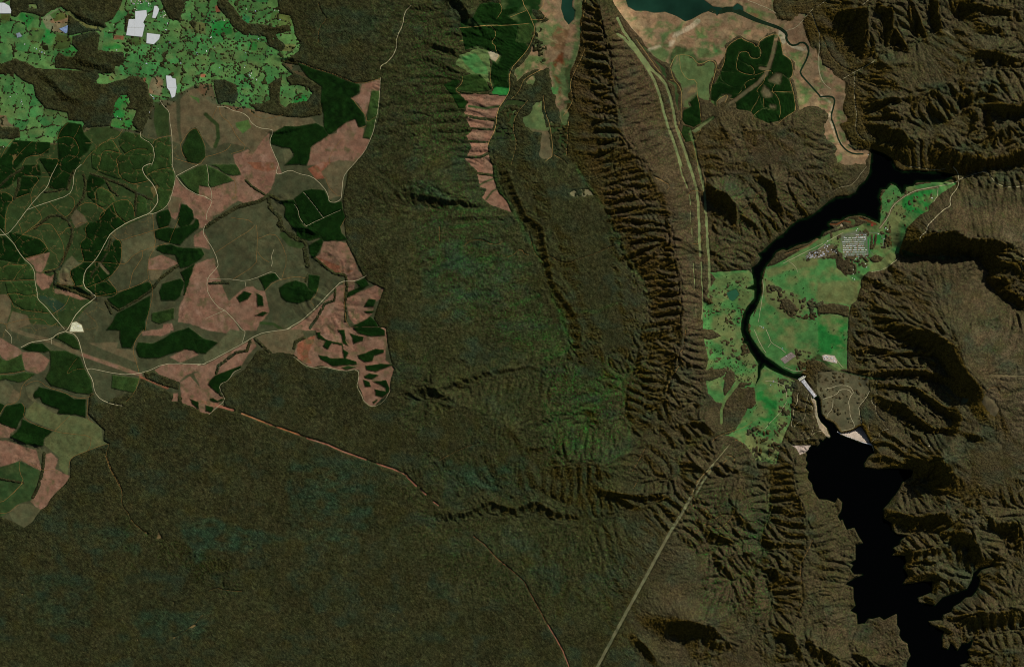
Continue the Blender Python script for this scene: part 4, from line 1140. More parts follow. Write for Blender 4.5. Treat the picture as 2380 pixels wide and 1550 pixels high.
# strength of the erosion relief by district: value, blur, sheet, points
RUG = """
.45 40 Z 200 900 900 800 1400 900 1500 1600 -60 1620 -60 1200
.3 30 Z 560 -60 900 -60 880 300 720 150
.3 20 Z -60 330 900 280 900 950 500 960 -60 1230
.4 30 Z 880 -60 1200 -60 1200 500 1000 450 850 600 830 300
.35 30 Z 1000 450 1350 400 1400 800 1200 900 950 600
.6 14 T 1000 350 1887 0 1887 1350 1500 1300 1050 1150
1.05 10 Z 1345 -60 1440 60 1500 400 1640 640 1640 980 1500 1010 1440 700 1400 400
.5 8 G 500 860 820 900 780 1560 0 1560 0 0 400 0 500 400
.7 12 H 0 300 500 1000 600 1560 0 1560
.5 14 K 560 0 850 0 880 1000 800 1500 640 1500 560 700
.75 12 K 880 0 2400 -100 1900 380 1600 650 1300 950 900 1000
.5 14 H 950 1200 2000 1000 2200 1560 800 1560
.85 14 Z 1900 -60 2440 -60 2440 1620 2000 1620 2050 1150 2100 1000 2000 900 1980 700 2120 560 2190 430 2040 340 1960 100
.75 12 Z 1500 1020 1700 1020 1900 900 2000 1000 2000 1200 2100 1620 1600 1620 1640 1300 1480 1180
.32 20 N 1200 0 2100 0 2100 1560 1200 1560
.35 14 I 480 620 900 480 1150 280 1250 200 1500 230 1750 400 1600 520 1400 650 1250 760 1000 880 700 760
.35 14 I 900 1180 1150 1160 1400 1050 1450 1200 1100 1350
.3 16 I 20 300 300 420 480 480 460 650 300 700 100 600
.35 10 L 900 150 1938 250 1938 650 1000 600
.35 10 L 700 950 1500 900 1700 1250 1938 1400 1000 1500 600 1300
.9 8 O 1440 -60 1740 -60 1800 400 1720 900 1700 1150 1460 1100 1380 700
.7 8 M 1400 1250 1660 1100 1700 1560 1450 1560
.45 20 L 1250 300 2100 200 2100 800 1400 650
"""
# how lush the drainage lines are
VEINS = """
.95 T 560 100 1250 0 1350 280 1250 330 900 330
.95 T 1080 430 1900 420 1780 700 1650 1200 1100 1200
.6 G 0 60 450 250 440 640 700 1500 0 1500
.75 J 0 150 640 200 900 600 1200 1500 300 1400 0 900
.5 K 880 100 1800 300 1300 900 900 1000
.7 O 600 0 1450 0 1450 1150 700 1100
"""
# ------------------------------------------------------------------ map helpers
rng = np.random.default_rng(7); random.seed(7)
def pts(sheet, nums):
    ox, oy, s = SHEETS[sheet]; a = np.array([float(v) for v in nums]).reshape(-1, 2)
    return a/s + (ox, oy)
def lines(txt):
    for l in txt.strip().split('\n'):
        if l and l[0] != '#': yield l.split()
def lin(c):
    c = np.array(c, float)/255; return np.where(c <= .04045, c/12.92, ((c+.055)/1.055)**2.4)
def alb(c): return np.clip(lin(PAL[c] if isinstance(c, str) else c)/LIT, 0.001, .85)
STEP = 2.0; MARG = 60
X0, Y0 = -MARG, -MARG; NX = int((2488+2*MARG)/STEP)+1; NY = int((1620+2*MARG)/STEP)+1
gx = (X0+STEP*np.arange(NX)).astype(np.float32); gy = (Y0+STEP*np.arange(NY)).astype(np.float32)
PX, PY = np.meshgrid(gx, gy)
def box(p, pad):
    i0 = max(0, int((p[:,0].min()-pad-X0)/STEP)); i1 = min(NX, int((p[:,0].max()+pad-X0)/STEP)+2)
    j0 = max(0, int((p[:,1].min()-pad-Y0)/STEP)); j1 = min(NY, int((p[:,1].max()+pad-Y0)/STEP)+2)
    return (slice(j0, max(j1, j0)), slice(i0, max(i1, i0)))
def segdist(x, y, p, closed, arc=False):
    cl = np.r_[0, np.cumsum(np.hypot(*(p[1:]-p[:-1]).T))]; al = np.zeros(x.shape, np.float32)
    n = len(p); d2 = np.full(x.shape, 1e12, np.float32); side = np.zeros(x.shape, np.float32); inside = np.zeros(x.shape, bool)
    for k in range(n if closed else n-1):
        ax, ay = p[k]; bx, by = p[(k+1) % n]; ex, ey = bx-ax, by-ay; L = ex*ex+ey*ey+1e-9
        t = np.clip(((x-ax)*ex+(y-ay)*ey)/L, 0, 1); dx = x-ax-t*ex; dy = y-ay-t*ey; q = dx*dx+dy*dy
        m = q < d2; d2 = np.where(m, q, d2)
        if closed:
            if ay != by:
                c = ((ay > y) != (by > y)) & (x < ex*(y-ay)/(by-ay)+ax); inside ^= c
        else:
            side = np.where(m, (ex*dy-ey*dx)/np.sqrt(L*(q+1e-6)), side)
            if arc: al = np.where(m, (cl[k]+t*math.sqrt(L))/cl[-1], al)
    d = np.sqrt(d2)
    return np.where(inside, -d, d) if closed else (d, side, al) if arc else (d, side)
def hash2(ix, iy, s=0):
    h = np.sin(ix*127.1+iy*311.7+s*74.7)*43758.5453; return h-np.floor(h)
def vnoise(x, y, s=0):
    ix = np.floor(x); iy = np.floor(y); fx = x-ix; fy = y-iy; fx = fx*fx*(3-2*fx); fy = fy*fy*(3-2*fy)
    a = hash2(ix, iy, s); b = hash2(ix+1, iy, s); c = hash2(ix, iy+1, s); d = hash2(ix+1, iy+1, s)
    return (a+(b-a)*fx)*(1-fy)+(c+(d-c)*fx)*fy
def fbm(x, y, o=4, s=0):
    v = 0; a = .5
    for k in range(o): v = v+a*(vnoise(x*2**k, y*2**k, s+k)-.5); a *= .5
    return v
# ------------------------------------------------------------------ relief
def solve_relief():
    cs = 4.0; nx = int((2488+2*MARG)/cs)+1; ny = int((1620+2*MARG)/cs)+1
    samples = []
    for l in lines(RELIEF):
        p = pts(l[2], l[3:]); h0, h1 = float(l[0]), float(l[1])
        seg = np.hypot(*(p[1:]-p[:-1]).T); cum = np.r_[0, np.cumsum(seg)]
        n = max(2, int(cum[-1]/2)); t = np.linspace(0, cum[-1], n)
        samples.append(np.c_[np.interp(t, cum, p[:,0]), np.interp(t, cum, p[:,1]), np.interp(t, [0, cum[-1]], [h0, h1])])
    for k, (lev, parts) in WATER.items():
        p = np.concatenate([pts(s, q.split()) for s, q in parts]); q = np.roll(p, -1, 0)
        for t in np.linspace(0, .9, 10):
            r = p*(1-t)+q*t; samples.append(np.c_[r, np.full(len(r), lev+4)])
    sm = np.concatenate(samples); H = None
    for lvl in (5, 4, 3, 2, 1, 0):
        f = 2**lvl; c = cs*f; mx = int((2488+2*MARG)/c)+2; my = int((1620+2*MARG)/c)+2
        ii = np.round((sm[:,0]-X0)/c).astype(int); jj = np.round((sm[:,1]-Y0)/c).astype(int)
        ok = (ii >= 0)&(ii < mx)&(jj >= 0)&(jj < my); acc = np.zeros((my, mx)); cnt = np.zeros((my, mx))
        np.add.at(acc, (jj[ok], ii[ok]), sm[ok,2]); np.add.at(cnt, (jj[ok], ii[ok]), 1)
        fix = cnt > 0; val = np.where(fix, acc/np.maximum(cnt, 1), 0)
        if H is None: H = np.full((my, mx), 800.)
        else:
            yi = np.minimum(np.arange(my)/2, H.shape[0]-1.001); xi = np.minimum(np.arange(mx)/2, H.shape[1]-1.001)
            H = bil(H, xi[None,:]+0*yi[:,None], yi[:,None]+0*xi[None,:])
        H = H.astype(np.float32)
        for it in range(260 if lvl else 120):
            H = np.where(fix, val, H); P = np.pad(H, 1, mode='edge')
            H = (P[:-2,1:-1]+P[2:,1:-1]+P[1:-1,:-2]+P[1:-1,2:])*.25
        H = np.where(fix, val*.6+H*.4, H)
    return bil(H, (PX-X0)/cs, (PY-Y0)/cs).astype(np.float32)
def bil(A, x, y):
    x = np.clip(x, 0, A.shape[1]-1.001); y = np.clip(y, 0, A.shape[0]-1.001)
    i = x.astype(int); j = y.astype(int); u = x-i; v = y-j
    return (A[j,i]*(1-u)+A[j,i+1]*u)*(1-v)+(A[j+1,i]*(1-u)+A[j+1,i+1]*u)*v
def blur(A, r):
    r = int(max(1, r))
    for _ in range(2):
        for ax in (0, 1):
            P = np.pad(A, [(r+1, r) if a == ax else (0, 0) for a in (0, 1)], mode='edge'); c = np.cumsum(P, axis=ax, dtype=np.float64)
            A = ((c[2*r+1:] - c[:-2*r-1]) if ax == 0 else (c[:,2*r+1:]-c[:,:-2*r-1]))/(2*r+1)
    return A.astype(np.float32)
def up(H, k, r): return H
H = solve_relief(); H = blur(H, 2)
print('relief', time.time()-T0)
# warp so that nothing runs ruler-straight
WX = fbm(PX/26, PY/26, 3, 11)*14; WY = fbm(PX/26, PY/26, 3, 29)*14
H = bil(H, (PX+WX*.6-X0)/STEP, (PY+WY*.6-Y0)/STEP)
SP = np.zeros_like(H)
for l in lines(SPURS):
    h, ws, wg = map(float, l[:3]); p = pts(l[3], l[4:]); b = box(p, wg+8)
    if not PX[b].size: continue
    x = PX[b]+WX[b]*.45; y = PY[b]+WY[b]*.45
    d, side, along = segdist(x, y, p, False, True)
    c = p[-1]-p[0]; sgn = 1.0 if (-c[1]*-1+c[0]*1) > 0 else -1.0      # steep side looks south-west
    k = .5+.5*side*sgn; k = k*k*(3-2*k); w_ = wg+(ws-wg)*k
    z = h*np.clip(1-d/w_, 0, 1)**(1.3-.3*k)*(.45+.55*np.clip(np.minimum(along, 1-along)*5, 0, 1))
    SP[b] = np.maximum(SP[b], z)
H = H+SP*.8
def region(txt_rows, dst):
    pass
RG = np.full(H.shape, .16, np.float32)
for l in lines(RUG):
    v, bl = float(l[0]), float(l[1]); p = pts(l[2], l[3:]); b = box(p, bl)
    if not PX[b].size: continue
    d = segdist(PX[b], PY[b], p, True); m = np.clip(.5-d/bl, 0, 1); RG[b] = RG[b]*(1-m)+v*m
# ------------------------------------------------------------------ land cover
COL = np.tile(alb('fo').astype(np.float32), (NY, NX, 1)); FOR = np.ones((NY, NX), np.float32)
PL = np.zeros((NY, NX), np.float32); PID = np.full((NY, NX), -1, np.int32); PTS = np.zeros((NY, NX), np.float32)
plants = []
EX = fbm(PX/7, PY/7, 2, 3)*3.2; EY = fbm(PX/7, PY/7, 2, 5)*3.2
for l in lines(LAND):
    op = l[0]
    if op == 'p':
        q = pts(l[3], l[4:]); label = l[1].split('|'); dens = float(l[2]); b = box(q, 4)
        if not PX[b].size: continue
        d = segdist(PX[b]+EX[b]*.7, PY[b]+EY[b]*.7, q, True); m = np.clip(.5-d/STEP, 0, 1)
        k = len(plants); plants.append((label[1].replace('_', ' '), label[0], dens))
        PL[b] = np.maximum(PL[b]*(1-m), m); PID[b] = np.where(m > .02, k, PID[b]); FOR[b] *= 1-m
        dens = dens**2.6; c = (alb('pine')*dens+alb((46,64,28))*(1-dens))*(1+(1.6*fbm(PX[b]/9, PY[b]/9, 4, 33) if label[0] == 'pine-green' or 'ragged' in label[1] else .8*fbm(PX[b]/14, PY[b]/14, 4, 33)))[...,None]; COL[b] = COL[b]*(1-m[...,None])+c*m[...,None]
        continue
    if op in 'fF':
        p = pts(l[2], l[3:]); b = box(p, 4)
        if not PX[b].size: continue
        wv = .9 if op == 'F' else .62; wv = 1.1 if op == 'f' and l[1] in ('cc', 'cr', 'salm') else wv; ww_ = 1.0 if (op == 'f' and l[1] in ('gy', 'wet', 'g3', 'sand', 'sandp', 'mud', 'rust', 'cr', 'cb', 'yb', 'tf', 'dg') and p[:,0].mean() > 1150) else 0
        d = segdist(PX[b]+EX[b]*(wv+ww_)+WX[b]*ww_, PY[b]+EY[b]*(wv+ww_)+WY[b]*ww_, p, True); m = np.clip(.5-d/(STEP+5*ww_), 0, 1)
    elif op == 's':
        wd = float(l[2]); p = pts(l[3], l[4:]); b = box(p, wd+4)
        if not PX[b].size: continue
        d, _ = segdist(PX[b]+EX[b]*.6, PY[b]+EY[b]*.6, p, False); m = np.clip(.5-(d-wd/2)/STEP, 0, 1)
        if l[1] == 'fo':
            m = m*np.clip((vnoise(PX[b]/3.3, PY[b]/3.3, 8)-.12)*4, 0, 1); op = 'F'
    elif op == 't':
        p = pts(l[2], l[3:]); b = box(p, 4)
        if not PX[b].size: continue
        d = segdist(PX[b]+EX[b], PY[b]+EY[b], p, True); m = np.clip(.5-d/8, 0, 1)
        n = vnoise(PX[b]/4.2, PY[b]/4.2, 21)*.55+vnoise(PX[b]/13, PY[b]/13, 22)*.45
        m = np.clip((n-(1-float(l[1])/100)*.84)*12, 0, 1)*m; op = 'F'
    if op == 'F':
        FOR[b] = np.maximum(FOR[b], m); PL[b] *= 1-m; COL[b] = COL[b]*(1-m[...,None])+alb('fo')*m[...,None]
    elif op == 'f' and l[1] == 'fo':
        FOR[b] = np.maximum(FOR[b], m); PL[b] *= 1-m; COL[b] = COL[b]*(1-m[...,None])+alb('fo')*m[...,None]
    else:
        FOR[b] *= 1-m; PL[b] *= 1-m; COL[b] = COL[b]*(1-m[...,None])+alb(l[1])*m[...,None]
# fence-line and clump trees between the western paddocks
farm = pts('Z', "-60 -60 640 -60 720 60 760 200 735 260 640 262 560 262 490 240 450 200 330 300 150 335 -60 345".split())
b = box(farm, 4); d = segdist(PX[b], PY[b], farm, True); m = np.clip(.5-d/6, 0, 1)
n = fbm(PX[b]/14, PY[b]/14, 2, 41); 
def voronoi(x, y, s):
    ix, iy = np.floor(x), np.floor(y); d1 = np.full(x.shape, 9.); d2 = np.full(x.shape, 9.); cid = np.zeros(x.shape)
    for dj in (-1, 0, 1):
        for di in (-1, 0, 1):
            cx, cy = ix+di, iy+dj; qx = cx+.15+.7*hash2(cx, cy, s)-x; qy = cy+.15+.7*hash2(cx, cy, s+1)-y; q = np.maximum(np.abs(qx+.25*qy), np.abs(qy-.25*qx))
            m_ = q < d1; d2 = np.where(m_, d1, np.minimum(d2, q)); cid = np.where(m_, hash2(cx, cy, s+2), cid); d1 = np.where(m_, q, d1)
    return d2-d1, cid
ve, vc = voronoi(PX[b]/34, PY[b]/26, 5)
grn = (COL[b][...,1] > alb('fo')[1]*1.6)
lowf = (np.clip((vnoise(PX[b]/3.4, PY[b]/3.4, 47)-.86+n*.9)*9, 0, 1)*(PX[b] > 300)*.9)
lnf = np.clip(1.3-ve*22, 0, 1)*np.clip((vnoise(PX[b]/7, PY[b]/7, 49)-.38)*7, 0, 1)*np.clip((vnoise(PX[b]/2.6, PY[b]/2.6, 50)-.25)*5, 0, 1)
fld = m*grn; COL[b] = COL[b]*(1+(vc-.5)*.55*fld)[...,None]; COL[b][...,0] *= 1+(hash2(vc*97, vc*13)-.35)*.7*fld
m = m*np.maximum(lowf, lnf)*grn*(1-PL[b])
FOR[b] = np.maximum(FOR[b], m); COL[b] = COL[b]*(1-m[...,None])+alb('fo')*m[...,None]
for l in lines(CUTS):
    wd = float(l[1]); p = pts(l[2], l[3:]); b = box(p, wd+4)
    if not PX[b].size: continue
    d, _ = segdist(PX[b]+EX[b]*.3, PY[b]+EY[b]*.3, p, False); m = np.clip(.5-(d-wd/2)/STEP, 0, 1)
    FOR[b] *= 1-m; PL[b] *= 1-m; COL[b] = COL[b]*(1-m[...,None])+alb(l[0])*m[...,None]
zone = pts('P', '-60 350 150 340 300 320 430 330 440 420 400 520 300 600 230 820 -60 830'.split()); b = box(zone, 4); d = segdist(PX[b], PY[b], zone, True); m = np.clip(.5-d/6, 0, 1)
tv, _ = voronoi((PX[b]+WX[b]*1.5)/46, (PY[b]+WY[b]*1.5)/38, 15); m = m*np.clip(1.25-tv*46/1.0, 0, 1)*(COL[b][...,0] < .09)
PL[b] *= 1-m; COL[b] = COL[b]*(1-.8*m[...,None])+alb((96,82,48))*.8*m[...,None]
# canopy colour drifts
TC = np.tile(alb('fo').astype(np.float32), (NY, NX, 1))
for l in lines(TINTS):
    st, bl = float(l[1]), float(l[2]); p = pts(l[3], l[4:]); b = box(p, bl*1.5)
    if not PX[b].size: continue
    d = segdist(PX[b]+WX[b]*3+EX[b]*2, PY[b]+WY[b]*3+EY[b]*2, p, True); m = np.clip(.5-d/bl, 0, 1)*st
    m = m*np.clip(.62+3.2*fbm(PX[b]/30, PY[b]/17, 4, 61), 0, 1.1); m = np.clip(m, 0, 1)[...,None]
    TC[b] = TC[b]*(1-m)+alb(l[0])*m
for l in lines(CREEKS):
    wd, st = float(l[0])*1.3, float(l[1]); p = pts(l[2], l[3:]); b = box(p, wd*3+6)
    if not PX[b].size: continue
    d, _ = segdist(PX[b]+WX[b]*.5+EX[b], PY[b]+WY[b]*.5+EY[b], p, False)
    m = (np.exp(-(d/wd)**2)*st*.75*(.2+1.2*vnoise(PX[b]/5, PY[b]/5, 63)))[...,None].clip(0, 1)
    TC[b] = TC[b]*(1-m)+alb((36,72,28))*m
TC = TC*(1+1.5*fbm(PX/5.5, PY/5.5, 3, 77))[...,None].clip(.45, 1.8); TC[...,0] *= 1+.25*fbm(PX/8, PY/8, 2, 79)
ridge_b = np.clip(.5-segdist(PX+WX, PY+WY, pts('Z', '1360 0 1500 60 1640 420 1640 900 1560 900 1500 650 1370 400 1300 100'.split()), True)/30, 0, 1)[...,None]*.5; TC = TC*(1-ridge_b)+alb((70,54,38))*ridge_b
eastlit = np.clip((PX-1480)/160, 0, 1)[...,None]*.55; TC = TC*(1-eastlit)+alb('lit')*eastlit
bl_ = np.clip(fbm(PX/48+WX/14, PY/36, 5, 151)*4-.2, 0, 1)[...,None]*.55; TC = TC*(1-bl_)+alb((36,52,37))*bl_
bl_ = np.clip(fbm(PX/40, PY/40, 5, 153)*4-.4, 0, 1)[...,None]*.45; TC = TC*(1-bl_)+alb((54,51,20))*bl_
big = fbm(PX/60, PY/60, 4, 71); med = fbm(PX/12, PY/12, 4, 75)
TC = TC*(1+.5*big+.35*med)[...,None]
TC[...,0] *= 1+.25*fbm(PX/30, PY/30, 4, 81); TC[...,2] *= 1+.25*fbm(PX/24, PY/24, 4, 83)
OPEN = 1-np.maximum(FOR, PL)
# paddocks vary between lush and dry grass, lake flats between sand, clay and regrowth
gr = np.clip((COL[...,1]/(COL[...,0]+1e-4)-1.7)*2, 0, 1)*OPEN
dry = np.clip(fbm(PX/26, PY/20, 4, 131)*3.4+np.where(PX > 1500, .34, .1), 0, 1)*gr*np.where(PX > 1500, .95, .5)
COL = COL*(1-dry[...,None])+alb((94,104,60))*dry[...,None]
for l in lines("0 0 H -60 -60 1940 -60 1940 1000 1650 1050 1500 500 1000 500 480 620 150 300\n0 0 G 1250 -60 1600 -60 1600 1000 1300 1200 950 700 1180 300\n0 0 I -10 400 300 900 420 1500 100 1500 -40 1000"):
    p = pts(l[2], l[3:]); b = box(p, 20); d = segdist(PX[b], PY[b], p, True); m = np.clip(.5-d/14, 0, 1)*OPEN[b]
    sx, sy = PX[b]+WX[b], PY[b]+WY[b]
    m1 = m*np.clip(fbm(sx/20, sy/11, 4, 141)*5-.15, 0, 1)*.85; COL[b] = COL[b]*(1-m1[...,None])+alb('wet')*m1[...,None]
    m2 = m*np.clip(fbm(sx/16, sy/16, 4, 143)*5-.3, 0, 1)*.8; COL[b] = COL[b]*(1-m2[...,None])+alb('sand')*m2[...,None]
    m3 = m*np.clip(1-np.abs(fbm(sx/18, sy/18, 3, 147))*28, 0, 1)*.5; COL[b] = COL[b]*(1-m3[...,None])+alb((70,60,36))*m3[...,None]
g = fbm(PX/9, PY/9, 4, 91)
COL = COL*(1+.8*g+.35*fbm(PX/40, PY/40, 2, 93))[...,None]
COL[...,0] *= 1+.35*fbm(PX/16, PY/16, 3, 95)
pk = np.clip((COL[...,0]/(COL[...,1]+1e-4)-1.5)*3, 0, 1)*OPEN*(PX < 1000)
rg_ = (pk*np.clip(fbm(PX/13, PY/13, 5, 165)*5-.2, 0, 1)*.75)[...,None]; COL = COL*(1-rg_)+alb((78,76,48))*rg_
rg_ = (pk*np.clip(fbm(PX/20, PY/20, 4, 167)*5-.5, 0, 1)*.6)[...,None]; COL = COL*(1-rg_)+alb((140,112,92))*rg_
wr = np.clip(1-np.abs(np.sin(H/5+fbm(PX/12, PY/12, 3, 161)*7))*3.2, 0, 1)*np.clip(fbm(PX/22, PY/22, 2, 163)*5+.3, 0, 1)
COL = COL*(1-.42*wr*pk)[...,None]
COL = COL.clip(.001, .85)
print('cover', time.time()-T0)
# ------------------------------------------------------------------ erosion relief
flat = blur(OPEN*(PX > 1180), 3); flat2 = blur(OPEN*((PX > 1700)&(PY > 640)&(PY < 1120)).astype(np.float32), 3)
AMP = RG*(1-.35*flat)*(1-.6*flat2)
for l in lines("0 0 H 0 0 1900 0 1940 1000 1650 1050 900 1100 560 1050 150 300\n0 0 G 850 0 1600 0 1600 1000 1300 1500 850 1500"):
    p = pts(l[2], l[3:]); b = box(p, 20); d = segdist(PX[b], PY[b], p, True); AMP[b] *= 1-.8*np.clip(.5-d/12, 0, 1)
CRE = np.zeros_like(H)
def gully(H, lam, amp, AMP):
    Gy, Gx = np.gradient(blur(H, max(1, lam/7)), STEP*10)
    s = np.sqrt(Gx*Gx+Gy*Gy)+1e-6; f = np.minimum(s/.18, 1)/s
    ux, uy = -Gy*f, Gx*f
    qx, qy = PX/lam, PY/lam; ix = np.floor(qx); iy = np.floor(qy); acc = np.zeros_like(H); ws = np.zeros_like(H)
    for dj in (-1, 0, 1, 2):
        for di in (-1, 0, 1, 2):
            cx = ix+di; cy = iy+dj; ox = qx-(cx+hash2(cx, cy, lam)-.5); oy = qy-(cy+hash2(cx, cy, lam+3)-.5)
            wt = np.exp(-(ox*ox+oy*oy)*1.9); acc += np.cos((ox*ux+oy*uy)*2*np.pi)*wt; ws += wt
    v = acc/ws
    vv = np.sqrt(v*v+.003); CRE[:] = np.maximum(CRE, np.exp(-(v/.028)**2)*np.clip(s/.1, 0, 1)*(lam < 40)); v = 2.3*vv-.6
    return H+amp*v*AMP*np.clip(s/.12, .15, 1.2)
for lam, amp in ((44, 50), (23, 24), (12, 13), (6.5, 7)):
    H = gully(H, lam, amp, AMP if lam > 14 else np.maximum(AMP, np.clip((PX-900)/400, 0, 1)*.35+.33)*(1-.75*OPEN)).astype(np.float32)
CRE *= np.clip(AMP*2.2, .15, 1)
GV = np.full(H.shape, .22, np.float32)
for l in lines(VEINS):
    p = pts(l[1], l[2:]); b = box(p, 40); d = segdist(PX[b]+WX[b]*3, PY[b]+WY[b]*3, p, True); m = np.clip(.5-d/50, 0, 1); GV[b] = GV[b]*(1-m)+float(l[0])*m
m = (CRE*GV)[...,None].clip(0, 1); TC = TC*(1-m)+alb((34,84,26))*m
m = (CRE*(1-np.maximum(FOR, PL))*np.clip((1250-PX)/60, 0, 1)*(1-np.clip((COL[...,1]/(COL[...,0]+1e-4)-1.45)*3, 0, 1))*.75)[...,None].clip(0, 1); COL = COL*(1-m)+alb((44,44,24))*m
m = (CRE*PL*.4)[...,None]; COL = COL*(1-m)+alb((30,60,16))*m
H += fbm(PX/5, PY/5, 2, 101)*9*np.clip(AMP, .1, 1)
print('gullies', time.time()-T0)
# water beds, shores and dams
WPOLY = {k: (lev, np.concatenate([pts(s, q.split()) for s, q in parts])) for k, (lev, parts) in WATER.items()}
for k, (lev, p) in WPOLY.items():
    b = box(p, 90); d = segdist(PX[b], PY[b], p, True)
    Hb = H[b]; out = lev+1+np.clip(d, 0, 3)*.6
    Hb = np.where((d > .6) & (d < 4), np.maximum(Hb, out), Hb)
    lim = lev+8+np.clip(d, 0, 90)*9.0+(np.clip(d, 0, 90)/18)**4*12; Hb = np.where((d > 0) & (d < 80), np.minimum(Hb, lim), Hb)
    H[b] = np.where(d < .8, np.minimum(lev-1.5+np.clip(d, -12, 0)*2, Hb), Hb)
    m = np.clip(.5-(d-.5)/STEP, 0, 1); FOR[b] *= 1-m; PL[b] *= 1-m; COL[b] = COL[b]*(1-m[...,None])+alb((30,40,22))*m[...,None]
def level(px, py, r, amt=1.0):
    global H
    p = np.array([[px, py]]); b = box(p, r+4); d = np.hypot(PX[b]-px, PY[b]-py); h = H[b][d < 2.5].mean()
    m = np.clip((r-d)/3, 0, 1)*amt; H[b] = H[b]*(1-m)+h*m
# ------------------------------------------------------------------ road traces (they open the canopy)
def smooth_line(p, stp=1.5):
    if len(p) > 2:
        q = [p[0]]
        for a, b in zip(p[:-1], p[1:]): q += [a*.75+b*.25, a*.25+b*.75]
        q.append(p[-1]); p = np.array(q)
    seg = np.hypot(*(p[1:]-p[:-1]).T); cum = np.r_[0, np.cumsum(seg)]
    t = np.linspace(0, cum[-1], max(2, int(cum[-1]/stp)+1))
    return np.c_[np.interp(t, cum, p[:,0]), np.interp(t, cum, p[:,1])]
roads = []
for l in lines(ROADS):
    p = smooth_line(pts(l[2], l[3:])); wd = float(l[1])
    p = p+np.c_[fbm(p[:,0]/9, p[:,1]/9, 2, 7), fbm(p[:,0]/9, p[:,1]/9, 2, 9)]*1.6
    wd *= .88; roads.append((l[0], wd, p)); b = box(p, 4)
    if not PX[b].size: continue
    d, _ = segdist(PX[b], PY[b], p[::2] if len(p) > 3 else p, False)
    m = np.clip((wd/2+1.45-d)/.9, 0, 1); FOR[b] *= 1-m; PL[b] *= 1-m
# levelled yards and netted blocks lie on planes
def plane_fit(poly, pad=1.5, z=None):
    p = poly; b = box(p, 8); d = segdist(PX[b], PY[b], p, True); ins = d < 1
    A = np.c_[PX[b][ins], PY[b][ins], np.ones(ins.sum())]; co, *_ = np.linalg.lstsq(A, H[b][ins], rcond=None)
    if z is not None: co = np.array([0, 0, z])
    pz = PX[b]*co[0]+PY[b]*co[1]+co[2]; m = np.clip(1-(d-pad)/5, 0, 1); H[b] = H[b]*(1-m)+pz*m
    return lambda x, y: x*co[0]+y*co[1]+co[2]
NETS = """
large_white_netting_over_the_orchard_below_the_township|A 1275 110 1380 100 1385 150 1350 215 1365 240 1340 350 1190 335 1215 185 1275 185|A 1265 190 1265 345;A 1200 262 1350 265
narrow_white_netting_strip_right_of_the_large_netted_orchard|A 1455 60 1480 60 1500 90 1490 125 1465 175 1435 170|
white_netting_block_with_a_cut_corner_beside_the_large_netted_orchard|A 1385 315 1510 330 1500 370 1450 420 1380 410|
white_netting_block_narrowing_to_the_south_above_the_brown_hill|A 1565 715 1610 718 1625 740 1655 745 1665 830 1650 910 1620 925 1600 860 1575 830|A 1575 828 1660 830
white_netting_block_with_a_round_top_at_the_left_picture_edge|A -60 30 40 30 90 60 108 100 105 130 0 130 -60 130|A 20 35 20 130
small_grey_netting_patch_right_of_the_left_edge_pastures|A 155 320 185 310 210 345 165 360|
blue_grey_netting_scrap_at_the_corner_of_the_beige_field|A 560 275 600 260 640 240 635 310 620 318|
"""
nets = []
for l in NETS.strip().split('\n'):
    lab, pg, seams = l.split('|'); t = pg.split(); p = pts(t[0], t[1:]); f = plane_fit(p); b = box(p, 6)
    d = segdist(PX[b], PY[b], p, True); m = np.clip(.5-(d-1.2)/STEP, 0, 1); FOR[b] *= 1-m; COL[b] = COL[b]*(1-m[...,None])+alb((70,84,66))*m[...,None]
    sl = [pts(q.split()[0], q.split()[1:]) for q in seams.split(';') if q]
    nets.append((lab.replace('_', ' '), p, f, sl))
yard_p = pts('V', "190 270 325 180 385 230 245 330".split()); yard_f = plane_fit(yard_p)
depot_p = pts('V', "715 225 760 215 870 230 895 290 900 320 840 310 730 280".split()); depot_f = plane_fit(depot_p)
mill_p = pts('C', "680 1490 720 1480 770 1510 790 1560 660 1560".split()); mill_p[-2:, 1] += 3; mill_f = plane_fit(mill_p)
for p, c in ((yard_p, (70,84,50)), (depot_p, (120,104,86)), (mill_p, (150,138,104))):
    b = box(p, 6); d = segdist(PX[b], PY[b], p, True); m = np.clip(.5-(d-.8)/STEP, 0, 1); FOR[b] *= 1-m; PL[b] *= 1-m; COL[b] = COL[b]*(1-m[...,None])+alb(c)*m[...,None]
town_p = pts('U', "1000 620 1260 560 1450 600 1480 960 1060 1010".split()); plane_fit(town_p, 2)
b = box(town_p, 6); d = segdist(PX[b], PY[b], town_p, True); m = np.clip(.5-d/STEP, 0, 1)*.55; COL[b] = COL[b]*(1-m[...,None])+alb((92,92,80))*m[...,None]; FOR[b] *= 1-np.clip(m*2, 0, 1)
# penstock slope and dam seat
def wxy(x, y, z): return ((x-1244)*10, (810-y)*10, z)
PU = pts('V', "622 738".split())[0]; PD = pts('V', "470 538".split())[0]
p = np.array([PU, PD]); b = box(p, 16); d, _ = segdist(PX[b], PY[b], p, False); e = PD-PU
tt = np.clip(((PX[b]-PU[0])*e[0]+(PY[b]-PU[1])*e[1])/(e@e), 0, 1); pz = 541+(386-541)*tt; m = np.clip(1-(d-5.5)/4, 0, 1)
H[b] = H[b]*(1-m)+pz*m; FOR[b] *= 1-m; COL[b] = COL[b]*(1-m[...,None])+alb((120,112,100))*m[...,None]
DC = pts('V', "900 1178 960 1215 1080 1262 1200 1308 1332 1342".split())
DF = pts('V', "900 1178 960 1200 1110 1160 1200 1105 1225 1140 1270 1220 1332 1342 1200 1308 1080 1262 960 1215".split())
b = box(DF, 8); d = segdist(PX[b], PY[b], DF, True); dc, _ = segdist(PX[b], PY[b], DC, False)
